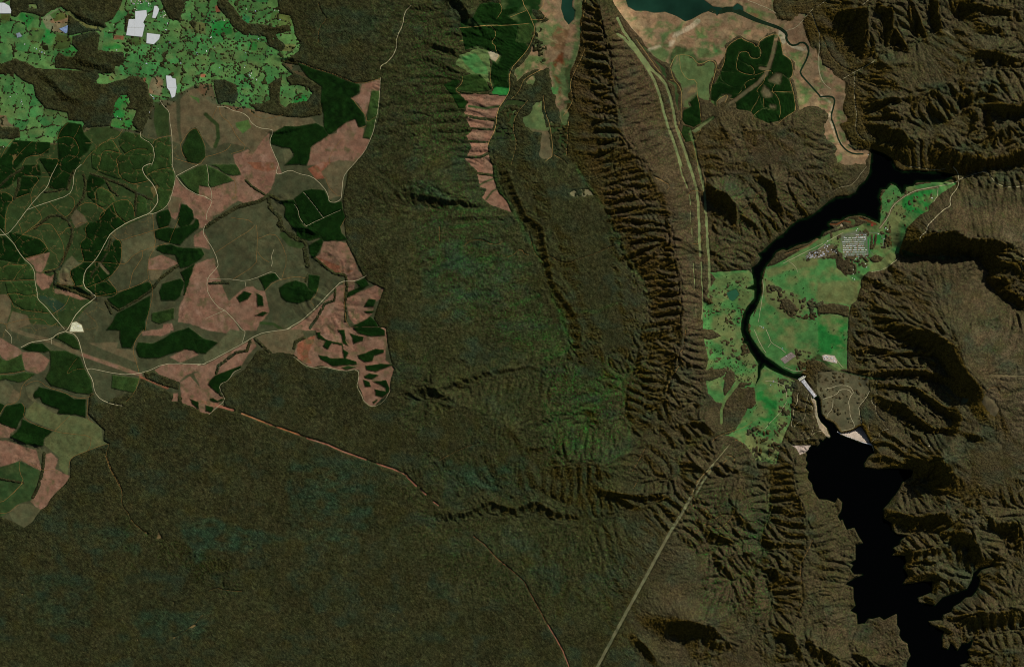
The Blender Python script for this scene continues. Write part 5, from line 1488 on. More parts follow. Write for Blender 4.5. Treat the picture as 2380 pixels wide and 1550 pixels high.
dam_z = 556-4.6*dc; H[b] = np.where(d < .8, np.minimum(H[b], dam_z-4), H[b]); m = np.clip(.5-(d-.3)/STEP, 0, 1); FOR[b] *= 1-m
for pg, c in (("V 300 1345 580 1340 560 1400 500 1450 430 1480 380 1390", (150,136,122)), ("V 1310 1330 1350 1340 1370 1430 1350 1440", (130,118,98))):
    t = pg.split(); p = pts(t[0], t[1:]); b = box(p, 6); d = segdist(PX[b], PY[b], p, True); m = np.clip(.5-d/STEP, 0, 1); FOR[b] *= 1-m; COL[b] = COL[b]*(1-m[...,None])+alb(c)*m[...,None]
def hz(x, y): return float(bil(H, np.array([(x-X0)/STEP]), np.array([(y-Y0)/STEP]))[0])
def hza(x, y): return bil(H, (np.asarray(x)-X0)/STEP, (np.asarray(y)-Y0)/STEP)
# ------------------------------------------------------------------ materials
def mat(name, base=None, attr=None, n1=(.02, .3), n2=(.003, .25), rough=.95, spec=.05, bump=None, hue=0):
    m = bpy.data.materials.new(name); m.use_nodes = True; t = m.node_tree; N = t.nodes; L = t.links
    bs = N['Principled BSDF']; bs.inputs['Roughness'].default_value = rough; bs.inputs['Specular IOR Level'].default_value = spec
    geo = N.new('ShaderNodeNewGeometry')
    if attr: a = N.new('ShaderNodeAttribute'); a.attribute_name = attr; src = a.outputs['Color']
    else: a = N.new('ShaderNodeRGB'); a.outputs[0].default_value = (*base, 1); src = a.outputs[0]
    for sc, am in (n1, n2):
        if am <= 0: continue
        n = N.new('ShaderNodeTexNoise'); n.inputs['Scale'].default_value = sc; n.inputs['Detail'].default_value = 3; L.new(geo.outputs['Position'], n.inputs['Vector'])
        r = N.new('ShaderNodeMapRange'); r.inputs['From Min'].default_value = .25; r.inputs['From Max'].default_value = .75; r.inputs['To Min'].default_value = 1-am; r.inputs['To Max'].default_value = 1+am
        L.new(n.outputs['Fac'], r.inputs['Value'])
        v = N.new('ShaderNodeVectorMath'); v.operation = 'SCALE'; L.new(src, v.inputs[0]); L.new(r.outputs[0], v.inputs['Scale']); src = v.outputs[0]
    L.new(src, bs.inputs['Base Color'])
    if bump:
        n = N.new('ShaderNodeTexNoise'); n.inputs['Scale'].default_value = bump[0]; n.inputs['Detail'].default_value = 2; L.new(geo.outputs['Position'], n.inputs['Vector'])
        bp = N.new('ShaderNodeBump'); bp.inputs['Strength'].default_value = 1; bp.inputs['Distance'].default_value = bump[1]; L.new(n.outputs['Fac'], bp.inputs['Height']); L.new(bp.outputs[0], bs.inputs['Normal'])
    return m
M_ground = mat('ground', attr='cover', n1=(.03, .16), n2=(.006, .12))
M_forest = mat('eucalypt canopy', attr='cover', n1=(.045, .42), n2=(.012, .2), bump=(.05, 14))
M_pine = mat('pine canopy', attr='cover', n1=(.05, .25), n2=(.01, .15), bump=(.07, 3))
def M(name, c, **k): return mat(name, base=tuple(alb(c)), **k)
M_net = M('netting', (188,194,204), n1=(.03, .05), n2=(.01, .04)); M_netg = M('grey netting', (120,132,140)); M_netb = M('blue netting', (112,130,160))
M_seam = M('seam', (160,160,150)); M_post = M('post', (90,80,70))
M_white = M('gravel road', (158,150,116), n1=(.02, .12)); M_track = M('dirt track', (122,92,50), n1=(.02, .2)); M_gold = M('clay road', (150,122,70), n1=(.02, .2))
M_seal = M('town street', (110,106,98)); M_conc = M('concrete', (186,182,176), n1=(.02, .08)); M_pipe = M('painted steel', (212,210,214), rough=.5)
M_rock = M('rockfill', (160,146,130), n1=(.03, .16), bump=(.06, 3)); M_berm = M('berm', (178,166,150)); M_gravel = M('gravel', (128,116,106))
ROOFS = [M('pale roof', (225,225,222)), M('grey roof', (150,152,152)), M('red roof', (150,92,74)), M('cream roof', (205,196,170)), M('dark roof', (92,92,96)), M('blue roof', (140,158,185))]
M_wall = M('house wall', (170,160,140)); M_crown = M('paddock tree', (26,38,14), n1=(.2, .3)); M_trunk = M('bark', (84,70,54))
M_water = mat('deep water', base=(.0015, .002, .0022), n1=(.001, .1), n2=(0, 0), rough=.35, spec=.02)
M_deep = mat('reservoir water', attr='cover', n1=(.002, .05), n2=(0, 0), rough=.3, spec=.0)
M_lake = mat('shallow algae water', base=(.01, .042, .024), n1=(.002, .35), n2=(.0007, .4), rough=.5, spec=.05)
M_river = mat('river water', base=(.014, .032, .014), n1=(.004, .3), n2=(0, 0), rough=.4, spec=.05)
M_tarn = mat('green pond water', base=(.03, .13, .06), n1=(.01, .1), n2=(0, 0), rough=.4, spec=.05); M_brown = mat('brown pond water', base=(.02, .022, .006), n1=(.01, .1), n2=(0, 0), rough=.4, spec=.05)
# ------------------------------------------------------------------ object helpers
COLL = S.collection
def link(name, me, m=None, parent=None, **props):
    o = bpy.data.objects.new(name, me); COLL.objects.link(o)
    if m is not None and me is not None and not me.materials: me.materials.append(m)
    if parent is not None: o.parent = parent
    for k, v in props.items(): o[k] = v
    return o
def pymesh(name, v, f):
    me = bpy.data.meshes.new(name); me.from_pydata([tuple(map(float, q)) for q in v], [], f); me.update(); return me
def gridmesh(name, fj, fi, Z, C):
    """quads of the survey grid; fj, fi = row and column of each quad's corner"""
    vid = np.full((NY, NX), -1, np.int64); c = np.stack([fj*NX+fi, (fj+1)*NX+fi, (fj+1)*NX+fi+1, fj*NX+fi+1], 1)
    uq, inv = np.unique(c.ravel(), return_inverse=True); n = len(uq); q = len(fj)
    me = bpy.data.meshes.new(name); me.vertices.add(n); me.loops.add(4*q); me.polygons.add(q)
    co = np.empty((n, 3), np.float32); co[:,0] = (PX.ravel()[uq]-1244)*10; co[:,1] = (810-PY.ravel()[uq])*10; co[:,2] = Z.ravel()[uq]
    me.vertices.foreach_set('co', co.ravel()); me.loops.foreach_set('vertex_index', inv.astype(np.int32).ravel())
    me.polygons.foreach_set('loop_start', np.arange(0, 4*q, 4, dtype=np.int32)); me.polygons.foreach_set('use_smooth', np.ones(q, bool))
    a = me.attributes.new('cover', 'FLOAT_COLOR', 'POINT'); cc = np.ones((n, 4), np.float32); cc[:,:3] = C.reshape(-1, 3)[uq]; a.data.foreach_set('color', cc.ravel())
    me.update(calc_edges=True); return me
def cellmax(A): return np.maximum(np.maximum(A[:-1,:-1], A[1:,:-1]), np.maximum(A[:-1,1:], A[1:,1:]))
def cellmin(A): return np.minimum(np.minimum(A[:-1,:-1], A[1:,:-1]), np.minimum(A[:-1,1:], A[1:,1:]))
# ------------------------------------------------------------------ ground and canopy
FOR = FOR.clip(0, 1); PL = PL.clip(0, 1)
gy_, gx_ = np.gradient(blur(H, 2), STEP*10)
shadeside = np.clip((gx_*.72-gy_*.70)/.42, 0, 1)*np.clip((PX-1000)/500, .25, 1)      # olive look of shaded south-west slopes painted into the canopy colour
TC = TC*(1-.65*shadeside[...,None])+alb((82,64,6))*.65*shadeside[...,None]
rnd = rng.random((NY, NX)).astype(np.float32); rnd2 = rng.random((NY, NX)).astype(np.float32)
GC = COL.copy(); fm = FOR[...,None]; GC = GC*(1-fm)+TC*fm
keep = (cellmin(FOR) < .99) & (cellmin(PL) < .99); j, i = np.nonzero(keep)
link('ground', gridmesh('ground', j, i, H, GC), M_ground, kind='structure')
rough = 7.0+5*np.clip(fbm(PX/50, PY/50, 2, 111)*3, -1, 1)+8*shadeside
clump = fbm(PX/4.5, PY/4.5, 2, 181)*16
ZF = H+np.where(FOR > .98, 22+clump+(rnd-.5)*2*rough, FOR*22+(rnd-.5)*4*FOR-1.5*(1-FOR))
j, i = np.nonzero(cellmax(FOR) > .04)
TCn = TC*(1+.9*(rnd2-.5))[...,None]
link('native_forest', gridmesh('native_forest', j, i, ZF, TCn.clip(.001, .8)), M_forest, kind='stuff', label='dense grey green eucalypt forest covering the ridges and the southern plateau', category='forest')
ZP = H+PL*18+(rnd-.5)*2.6*PL-1.5*(1-PL); fid = cellmax(np.where(PL > .04, PID, -1))
order = {}
def components(j, i):
    """split the cells of one block into connected pieces"""
    idx = {(a, c): n for n, (a, c) in enumerate(zip(j.tolist(), i.tolist()))}; lab = [-1]*len(j); n = 0
    for s in range(len(j)):
        if lab[s] >= 0: continue
        st = [s]; lab[s] = n
        while st:
            q = st.pop(); a, c = int(j[q]), int(i[q])
            for t in ((a+1, c), (a-1, c), (a, c+1), (a, c-1)):
                r_ = idx.get(t)
                if r_ is not None and lab[r_] < 0: lab[r_] = n; st.append(r_)
        n += 1
    return np.array(lab), n
for k, (lab, kind, dens) in enumerate(plants):
    j, i = np.nonzero(fid == k)
    if len(j) < 2: continue
    cl, n = components(j, i); cnt_ = np.bincount(cl, minlength=n); main = int(cnt_.argmax())
    for q in range(n):
        if cnt_[q] < 6 and q != main: cl[cl == q] = -1
    ids = sorted(set(cl.tolist())-{-1}, key=lambda q: -cnt_[q]); cj, ci = j.mean(), i.mean(); seen = {}
    for q in ids:
        s_ = cl == q; lb = lab
        if len(ids) > 1:
            if q == main: lb = lab+', largest part'
            else:
                dy_, dx_ = j[s_].mean()-cj, i[s_].mean()-ci; w_ = ('northern' if dy_ < 0 else 'southern') if abs(dy_) > abs(dx_) else ('western' if dx_ < 0 else 'eastern')
                seen[w_] = seen.get(w_, 0)+1; lb = lab+', '+w_+(' offcut' if seen[w_] == 1 else ' smaller offcut' if seen[w_] == 2 else ' smallest offcut')
                lb = ' '.join(lb.split()[-16:])
        o = link('pine_plantation', gridmesh('pine_plantation', j[s_], i[s_], ZP, COL*(1+.3*(rnd2-.5))[...,None]), M_pine, label=lb, category='plantation', group='pine plantation blocks')
Q_ = 150000.0; link('far_ground', pymesh('far_ground', [(-Q_, -Q_, 280), (Q_, -Q_, 280), (Q_, Q_, 280), (-Q_, Q_, 280)], [(0, 1, 2, 3)]), mat('far forest', base=tuple(alb('fo')), n1=(.01, .2), n2=(.0008, .3)), kind='structure')
print('meshes', time.time()-T0)
# ------------------------------------------------------------------ water
def flatpoly(name, p, z, m, **pr):
    tri = tessellate_polygon([[Vector((q[0], -q[1], 0)) for q in p]])
    v = [wxy(x, y, z) for x, y in p]; f = []
    for t in tri:
        a, b_, c = (Vector(v[q]) for q in t); f.append(t if (b_-a).cross(c-a).z > 0 else t[::-1])
    return link(name, pymesh(name, v, f), m, **pr)
def natural(p, amp=.9, stp=3.0):
    q = np.vstack([p, p[:1]]); seg = np.hypot(*(q[1:]-q[:-1]).T); cum = np.r_[0, np.cumsum(seg)]
    t = np.sort(np.r_[np.arange(0, cum[-1], stp), cum[:-1]]); t = t[np.r_[True, np.diff(t) > .4]]
    r = np.c_[np.interp(t, cum, q[:,0]), np.interp(t, cum, q[:,1])]
    return r+np.c_[fbm(r[:,0]/6, r[:,1]/6, 2, 121), fbm(r[:,0]/6, r[:,1]/6, 2, 123)]*amp*2
for k_ in ('pondage', 'reservoir'):
    lev, p = WPOLY[k_]; D = np.full((NY, NX), 99., np.float32); b = box(p, 12); D[b] = segdist(PX[b], PY[b], p, True)
    sh = np.clip(1+D/(9 if k_ == 'pondage' else 2.5)+fbm(PX/8, PY/8, 2, 171), 0, 1)**2     # silt and weed in the shallows
    j, i = np.nonzero(cellmin(D) < 3.5); C_ = np.array((.0012, .0016, .0018))*(1-sh[...,None])+np.array((.006, .022, .005))*sh[...,None]
    me = gridmesh('water', j, i, np.full((NY, NX), lev, np.float32), C_); link('water', me, M_deep, kind='structure')
flatpoly('water', natural(WPOLY['lake'][1]), 366, M_lake, kind='structure')
flatpoly('water', natural(WPOLY['inlet'][1]), 366, M_lake, kind='structure')
flatpoly('water', natural(WPOLY['pond'][1], .4), 384, M_tarn, kind='structure')
for l in lines(PONDS):
    p = pts(l[0], l[1:]); c = p.mean(0); flatpoly('pond', natural(p, .3, 1.5), hz(*c)+2.5, M_brown, kind='structure')
def ribbon(name, p, wd, m, lift, **pr):
    t = np.gradient(p, axis=0); n = np.c_[-t[:,1], t[:,0]]/np.maximum(np.hypot(t[:,0], t[:,1]), 1e-6)[:,None]
    ww = np.broadcast_to(wd, (len(p),))[:,None]/2; L_, R_ = p+n*ww, p-n*ww
    zc = hza(p[:,0], p[:,1]); zl = np.maximum(hza(L_[:,0], L_[:,1]), zc)+lift; zr = np.maximum(hza(R_[:,0], R_[:,1]), zc)+lift
    v = []; f = []
    for k in range(len(p)):
        a = wxy(*L_[k], zl[k]); b_ = wxy(*R_[k], zr[k]); v += [a, b_]
        if k: o = 2*k; f.append((o-2, o-1, o+1, o) if False else (o-2, o, o+1, o-1))
    me = pymesh(name, v, f); me.update()
    if me.polygons and me.polygons[0].normal.z < 0: me.flip_normals()
    return link(name, me, m, **pr)
rp = np.concatenate([pts(q.split()[0], q.split()[1:]) for q in RIVER.split('|')])
rp = smooth_line(rp); tw = np.linspace(0, 1, len(rp)); ribbon('river', rp, np.interp(tw, [0, .12, .22, .3, .45, 1], [12, 14, 12, 8, 4.2, 3.6]), M_river, 2.0, kind='structure')
for kd, wd, p in roads:
    if len(p) < 2: continue
    ribbon({'road': 'road', 'track': 'forest_track', 'gold': 'dirt_road'}[kd], p, wd, {'road': M_white, 'track': M_track, 'gold': M_gold}[kd], 2.2, kind='structure')
# ------------------------------------------------------------------ orchard netting
def prism(name, p, f, h0, h1, m, parent=None, **pr):
    n = len(p); v = [wxy(x, y, f(x, y)+h1) for x, y in p]+[wxy(x, y, f(x, y)+h0) for x, y in p]
    tri = tessellate_polygon([[Vector((q[0], -q[1], 0)) for q in p]]); fs = []
    for t in tri:
        a, b_, c = (Vector(v[q]) for q in t); fs.append(tuple(t) if (b_-a).cross(c-a).z > 0 else tuple(t[::-1]))
    fs += [(k, (k+1) % n, n+(k+1) % n, n+k) for k in range(n)]
    return link(name, pymesh(name, v, fs), m, parent, **pr)
def empty(name, x, y, z, **pr):
    o = bpy.data.objects.new(name, None); COLL.objects.link(o); o.location = wxy(x, y, z)
    for k, v in pr.items(): o[k] = v
    return o
def keep_parent(o, par): o.parent = par; o.matrix_parent_inverse.identity(); o.location = -Vector(par.location)
def boxv(cx, cy, cz, sx, sy, sz, rot=0):
    c, s = math.cos(rot), math.sin(rot); v = []
    for dz in (0, sz):
        for dx, dy in ((-1, -1), (1, -1), (1, 1), (-1, 1)):
            x, y = dx*sx/2, dy*sy/2; v.append((cx+x*c-y*s, cy+x*s+y*c, cz+dz))
    return v, [(3, 2, 1, 0), (4, 5, 6, 7), (0, 1, 5, 4), (1, 2, 6, 5), (2, 3, 7, 6), (3, 0, 4, 7)]
def boxes(name, L_, m, parent=None, **pr):
    V_, F_ = [], []
    for a in L_:
        v, f = boxv(*a); o = len(V_); V_ += v; F_ += [tuple(q+o for q in g) for g in f]
    return link(name, pymesh(name, V_, F_), m, parent, **pr)
for lab, p, f, sl in nets:
    c = p.mean(0); r = empty('orchard_netting', c[0], c[1], f(*c), label=lab, category='orchard netting', group='netted orchard blocks')
    mm = M_netb if 'blue' in lab else M_netg if 'grey' in lab else M_net
    keep_parent(prism('net_roof', p, f, 5.0, 7.0, mm), r)
    side = prism('side_net', p, f, 0.0, 4.9, mm); keep_parent(side, r)
    for q in sl: 
        s_ = smooth_line(q, 3); t = np.gradient(s_, axis=0); n = np.c_[-t[:,1], t[:,0]]/np.hypot(t[:,0], t[:,1])[:,None]*.25
        v = []; fs = []
        for k in range(len(s_)):
            for sg in (1, -1): x, y = s_[k]+n[k]*sg; v.append(wxy(x, y, f(x, y)+7.4))
            if k: fs.append((2*k-2, 2*k, 2*k+1, 2*k-1))
        me = pymesh('seam', v, fs)
        if me.polygons[0].normal.z < 0: me.flip_normals()
        keep_parent(link('seam', me, M_seam), r)
# ------------------------------------------------------------------ houses
def house_meshes(L_, W_, hgt, roofh):
    wv, wf = boxv(0, 0, -2, L_, W_, hgt+2)
    e = .8; rv = [(-L_/2-e, -W_/2-e, hgt), (L_/2+e, -W_/2-e, hgt), (L_/2+e, W_/2+e, hgt), (-L_/2-e, W_/2+e, hgt), (-L_/2+W_*.3, 0, hgt+roofh), (L_/2-W_*.3, 0, hgt+roofh)]
    rf = [(0, 1, 5, 4), (1, 2, 5), (2, 3, 4, 5), (3, 0, 4), (3, 2, 1, 0)]
    return pymesh('house_walls', wv, wf), pymesh('roof', rv, rf)
RN = ['white', 'grey', 'red', 'cream', 'dark', 'blue grey']; HM = []
for dims in ((20, 14, 3.2, 2.4), (17, 12, 3.2, 2.2), (26, 15, 4.5, 2.6), (38, 18, 6, 2.5)):
    a, b_ = house_meshes(*dims); a.materials.append(M_wall)
    row = []
    for rm in ROOFS: c = b_.copy(); c.materials.append(rm); row.append(c)
    HM.append((a, row))
def house(x, y, size, roof, rot, label, group, cat='house'):
    o = link('house' if cat == 'house' else 'shed', HM[size][0], None); o.location = wxy(x, y, hz(x, y)+.3); o.rotation_euler.z = rot
    o['label'] = label; o['category'] = cat; o['group'] = group
    r = link('roof', HM[size][1][roof], None, o); return o
rn = random.Random(3); nh = 0
streets = [(1260, 1430, 650), (1060, 1430, 705), (1030, 1400, 775), (1040, 1410, 840), (1040, 1450, 910), (1070, 1460, 985)]
for a, b_, yy in streets:
    p = smooth_line(pts('U', [a, yy, (a+b_)/2, yy+6, b_, yy+4])); ribbon('street', p, .7, M_seal, 2.0, kind='structure')
    rown = ['northernmost', 'second', 'third', 'fourth', 'fifth', 'southernmost'][[s_[2] for s_ in streets].index(yy)]
    for side in (-1, 1):
        x = a+8
        while x < b_:
            px, py = pts('U', [x, yy+side*19])[0]
            rf = rn.choice((0, 0, 0, 1, 3, 3, 2))
            if rn.random() < .93: house(px, py, rn.choice((0, 0, 1)), rf, rn.uniform(-.1, .1), 'small %s roofed house on the %s side of the %s street in the town grid' % (RN[rf], 'north' if side < 0 else 'south', rown), 'houses of the lakeside town grid')
            x += rn.uniform(15.5, 19)
for q in ("400 1010 520 960 640 940 780 900 930 890", "430 940 560 900 700 860 800 800", "740 800 760 880 780 980", "560 1030 700 1000 860 960", "1480 640 1500 760 1490 900 1560 980", "1240 1000 1230 1100 1215 1240", "1060 1010 1000 940 1010 700 1060 640 1250 610", "1450 600 1600 590 1680 620 1740 720 1720 860"):
    ribbon('street', smooth_line(pts('U', q.split())), .75, M_seal, 2.0, kind='structure')
for xs in (1245, 1440): ribbon('street', smooth_line(pts('U', [xs, 600, xs+5, 800, xs+22, 990])), .8, M_seal, 2.1, kind='structure')
for k in range(84):
    t = rn.random(); x = 400+t*540; y = 1000-t*80+rn.uniform(-55, 45)
    if 700 < x < 900 and rn.random() < .3: y = rn.uniform(800, 880)
    px, py = pts('U', [x, y])[0]; house(px, py, rn.choice((0, 1, 0, 2)), (rf := rn.choice((0, 0, 0, 1, 1, 5))), rn.uniform(-.9, .9), '%s roofed cabin in the %s part of the cluster west of the town grid' % (RN[rf], 'western' if x < 560 else 'middle' if x < 760 else 'eastern'), 'cabins west of the town grid')
for x, y in ((1090, 1105), (1215, 1050), (1310, 1040), (1260, 1040), (1420, 1130), (1440, 1185), (1215, 1225), (1215, 1300), (1200, 1370), (1235, 1390), (1290, 530), (1270, 560), (1770, 520), (1800, 545), (1640, 620), (1740, 700), (780, 740), (1060, 675), (1400, 630), (1420, 705)):
    px, py = pts('U', [x, y])[0]; house(px, py, 2, rn.choice((0, 3, 0, 1)), rn.uniform(0, 1.5), 'larger pale roofed building on the fringe of the lakeside town', 'buildings on the town fringe', 'building')
for k in range(60):
    if k < 40: x, y = rn.uniform(1225, 1420), rn.uniform(-5, 45)
    else: x, y = rn.uniform(1400, 1600), rn.uniform(30, 180)
    if 1420 < x < 1510 and y > 40: x += 90
    px, py = pts('A', [x, y])[0]; house(px, py, rn.choice((0, 1, 2)), (rf := rn.choice((0, 1, 3, 3, 2, 1))), rn.uniform(0, 1.5), '%s roofed house in the township %s' % (RN[rf], 'at the top edge above the large netting' if k < 40 else 'strung out along the road right of the netting'), 'houses of the hill township')
farms = """A 530 50|A 545 45|A 235 420|A 325 455|A 345 465|A 375 485|A 395 495|A 420 505|A 550 535|A 565 545|A 1062 135|A 1070 240|A 1035 295|A 1100 475|A 1378 600|A 1385 605|A 1600 400|A 1490 465|A 1700 590|A 1705 600|A 1855 500|A 1860 515|A 1580 225|A 1565 285|A 160 890|A 98 915|A 200 940|A 205 960|A 195 975|A 215 985|A 1105 1100|A 1135 1130|A 1410 1060|A 35 1385|A 1270 85|A 1290 95|A 1440 915|A 1450 930|A 1425 900
B 175 195|B 50 355|B 70 205|B 385 90|B 470 110|B 650 100|B 690 105|B 750 125|B 780 130|B 700 190|B 765 35|B 255 545|B 375 500|B 370 620|B 365 640|B 130 640|B 415 690|B 430 695|B 410 710|B 420 720|B 445 740|B 480 755|B 8 485|B 85 450|B 495 370|B 475 115|K 1345 1520|K 1360 1525|K 1375 1535|M 1475 485|M 1470 495|M 1445 525|M 1555 180|L 1240 40|L 1250 45|L 1075 315|M 905 1168|C 740 1520|C 760 1540|C 700 1535"""
for q in farms.replace('\n', '|').split('|'):
    s, x, y = q.split(); px, py = pts(s, [x, y])[0]
    sz, rf = rn.choice((1, 2, 2, 3)), rn.choice((0, 0, 3, 1, 5))
    area = {'A': 'paddocks of the north west corner', 'B': 'paddocks below the hill township', 'K': 'pasture right of the narrow dark river', 'M': 'pasture below the river bend', 'L': 'clearings around the end of the dark pondage', 'C': 'pale yard at the forest road junction'}[s]
    if s == 'A': area = 'western paddocks near the left edge' if px < 110 else 'paddocks around the white netting' if py < 160 else 'paddocks between the big forest patches'
    house(px, py, sz, rf, rn.uniform(0, 3), '%s %s roofed farm building in the %s' % (['', 'small', 'long', 'very long'][sz], RN[rf], area), 'scattered farm buildings', 'farm building')
# ------------------------------------------------------------------ power scheme
r = empty('substation', *yard_p.mean(0), yard_f(*yard_p.mean(0)), label='rectangular grey gravel switchyard beside the river above the white pipes', category='substation')
keep_parent(prism('gravel_pad', yard_p, yard_f, -1, 2.0, M_gravel), r)
u = (yard_p[1]-yard_p[0]); v_ = (yard_p[3]-yard_p[0]); rot = math.atan2(-u[1], u[0])
for k in range(7):
    c = yard_p[0]+u*(.1+.13*k)+v_*.5; z = yard_f(*c)+2; L_ = float(np.hypot(*v_))*7
    g_ = boxes('gantry', [(*wxy(*(c+v_*.36*s_), z)[:2], z, 2, 2, 14) for s_ in (-1, 0, 1)]+[(*wxy(*c, z)[:2], z+14, L_, 2, 1.5, rot+math.pi/2)], M_seam); keep_parent(g_, r)
for k in range(12):
    c = yard_p[0]+u*(.12+.07*k)+v_*(.25 if k % 2 else .7); keep_parent(boxes('transformer', [(*wxy(*c, 0)[:2], yard_f(*c)+2, 7, 5, 5, rot)], M_conc), r)
c = pts('V', ['262', '232'])[0]; keep_parent(boxes('control_building', [(*wxy(*c, 0)[:2], yard_f(*c)+1, 26, 14, 6, rot)], ROOFS[0]), r)
r = empty('power_station', *PD, 384, label='long pale concrete power station across the head of the river arm', category='power station')
hd = math.atan2(-(485-540), 515-425); c = pts('V', ['468', '512'])[0]; a = wxy(*c, 378)
keep_parent(boxes('turbine_hall', [(a[0], a[1], 374, 190, 34, 30, hd)], M_conc), r)
keep_parent(boxes('roof', [(a[0], a[1], 404, 196, 38, 2, hd)], ROOFS[3]), r)
c2 = pts('V', ['478', '530'])[0]; a2 = wxy(*c2, 0); keep_parent(boxes('valve_deck', [(a2[0], a2[1], 376, 150, 18, 20, hd)], ROOFS[4]), r)
c3 = pts('V', ['452', '500'])[0]; a3 = wxy(*c3, 0); keep_parent(boxes('tailrace_deck', [(a3[0], a3[1], 374, 170, 14, 14, hd)], M_conc), r)
e = (PD-PU); L_ = np.hypot(*e); e = e/L_; nn = np.array([-e[1], e[0]])
names = ['westernmost', 'second from the west', 'third from the west', 'third from the east', 'second from the east', 'easternmost']
for k in range(6):
    q = 2.5-k
    top = PU+nn*q*.95*(-1); bot = PD+nn*q*1.6*(-1)
    A_, B_ = Vector(wxy(*top, 552)), Vector(wxy(*bot, 397)); d_ = (B_-A_).normalized(); s_ = d_.cross(Vector((0, 0, 1))).normalized(); up_ = s_.cross(d_)
    v = []; f = []
    for P_ in (A_, (A_*.5+B_*.5), B_):
        rr = 6.4 if P_ is B_ else (5.5 if P_ is not A_ else 4.6)
        for a_ in range(12): v.append(P_+s_*math.cos(a_*math.pi/6)*rr+up_*math.sin(a_*math.pi/6)*rr)
    for rgn in (0, 1):
        for a_ in range(12): f.append((rgn*12+a_, rgn*12+(a_+1) % 12, rgn*12+12+(a_+1) % 12, rgn*12+12+a_))
    o = empty('penstock', *PU, 541, label='white penstock pipe above the power station, %s of six' % names[k], category='pipe', group='six penstock pipes')
    keep_parent(link('pipe', pymesh('pipe', v, f), M_pipe), o)
    sd_ = [(*(A_.lerp(B_, t))[:2], A_.lerp(B_, t).z-14, 12, 4, 10, math.atan2(s_.y, s_.x)) for t in (.1, .3, .5, .7, .9)]
    for z_ in sd_: keep_parent(boxes('saddle', [z_], M_conc), o)
r = empty('intake_structure', *PU, 541, label='concrete intake at the top of the white pipes where the canal ends', category='intake')
a = wxy(*PU, 0); ii = math.atan2(-(nn[1]), nn[0]); keep_parent(boxes('intake_wall', [(a[0], a[1], 530, 96, 16, 26, ii)], M_conc), r)
for k in range(6): b_ = PU+nn*(k-2.5)*1.5-e*.9; a_ = wxy(*b_, 0); keep_parent(boxes('gate_tower', [(a_[0], a_[1], 536, 8, 8, 26, ii)], ROOFS[0]), r)
# rockfill dam
r = empty('rockfill_dam', *DC[2], 540, label='fan shaped pale rockfill dam closing the top of the large dark reservoir', category='dam')
g2 = 1.0; x0, y0 = DF.min(0)-1; x1, y1 = DF.max(0)+1; xs = np.arange(x0, x1, g2); ys = np.arange(y0, y1, g2); XX, YY = np.meshgrid(xs, ys)
dd = segdist(XX, YY, DF, True); dc, _ = segdist(XX, YY, DC, False)
zz = 556-4.6*dc; zz = np.where(dd > 0, np.minimum(zz, hza(XX, YY)-3-dd), zz)
bm = np.zeros_like(dc); v = [wxy(XX[j_, i_], YY[j_, i_], zz[j_, i_]) for j_ in range(len(ys)) for i_ in range(len(xs))]; n = len(xs)
f = [(j_*n+i_, (j_+1)*n+i_, (j_+1)*n+i_+1, j_*n+i_+1) for j_ in range(len(ys)-1) for i_ in range(n-1) if min(dd[j_,i_], dd[j_+1,i_], dd[j_,i_+1], dd[j_+1,i_+1]) < 0]
keep_parent(link('downstream_face', pymesh('downstream_face', v, f), M_rock), r)
for lv in (6, 12, 18, 24, 30):
    seg = []
    for t in np.linspace(0, 1, 40):
        k = t*(len(DC)-1); q = int(min(k, len(DC)-2)); c = DC[q]*(1-(k-q))+DC[q+1]*(k-q); tq = DC[q+1]-DC[q]; nq = np.array([tq[1], -tq[0]])/np.hypot(*tq); s_ = c+nq*lv
        if segdist(np.array([s_[0]]), np.array([s_[1]]), DF, True)[0] < -.4: seg.append(s_)
    if len(seg) > 2:
        v = []; f = []
        for k, s_ in enumerate(seg):
            for o_ in (-.35, .35): x, y = s_[0], s_[1]+o_; v.append(wxy(x, y, 556-4.6*segdist(np.array([x]), np.array([y]), DC, False)[0][0]+1.6))
            if k: f.append((2*k-2, 2*k-1, 2*k+1, 2*k))
        me = pymesh('berm', v, f)
        if me.polygons[0].normal.z < 0: me.flip_normals()
        keep_parent(link('berm', me, M_berm), r)
v = []; f = []
for k, s_ in enumerate(smooth_line(DC, 3)):
    for o_, z_ in ((-.8, 557.5), (.8, 557.5), (2.2, 540)): v.append(wxy(s_[0], s_[1]+o_, z_))
    if k: b_ = 3*k; f += [(b_-3, b_-2, b_+1, b_), (b_-2, b_-1, b_+2, b_+1)]
me = pymesh('crest_road', v, f)
keep_parent(link('crest_road', me, M_conc), r)
A_ = np.array([2115., 360.]); B_ = np.array([2106., 402.]); r = empty('low_dam', *(A_*.5+B_*.5), 375, label='straight pale dam wall between the narrow river and the dark pondage', category='dam')
a = wxy(*(A_*.5+B_*.5), 0); rt = math.atan2(-(B_-A_)[1], (B_-A_)[0]); L_ = float(np.hypot(*(B_-A_))*10)
keep_parent(boxes('embankment', [(a[0]-8, a[1], 360, L_, 44, 24, rt)], M_rock), r); keep_parent(boxes('crest_road', [(a[0]-4, a[1], 384, L_, 9, 1.5, rt)], M_conc), r)
c = pts('I', ['425', '1385'])[0]; a = wxy(*c, 0)
for k in range(3): keep_parent(boxes('spillway_gate', [(a[0]+k*20-20, a[1]+k*3, 366, 12, 40, 22, .2)], ROOFS[3]), r)
r = empty('depot', *depot_p.mean(0), depot_f(*depot_p.mean(0)), label='cluster yard of white sheds on pale gravel at the foot of the eastern slope', category='depot')
keep_parent(prism('yard', depot_p, depot_f, -1, 1.5, M_berm), r)
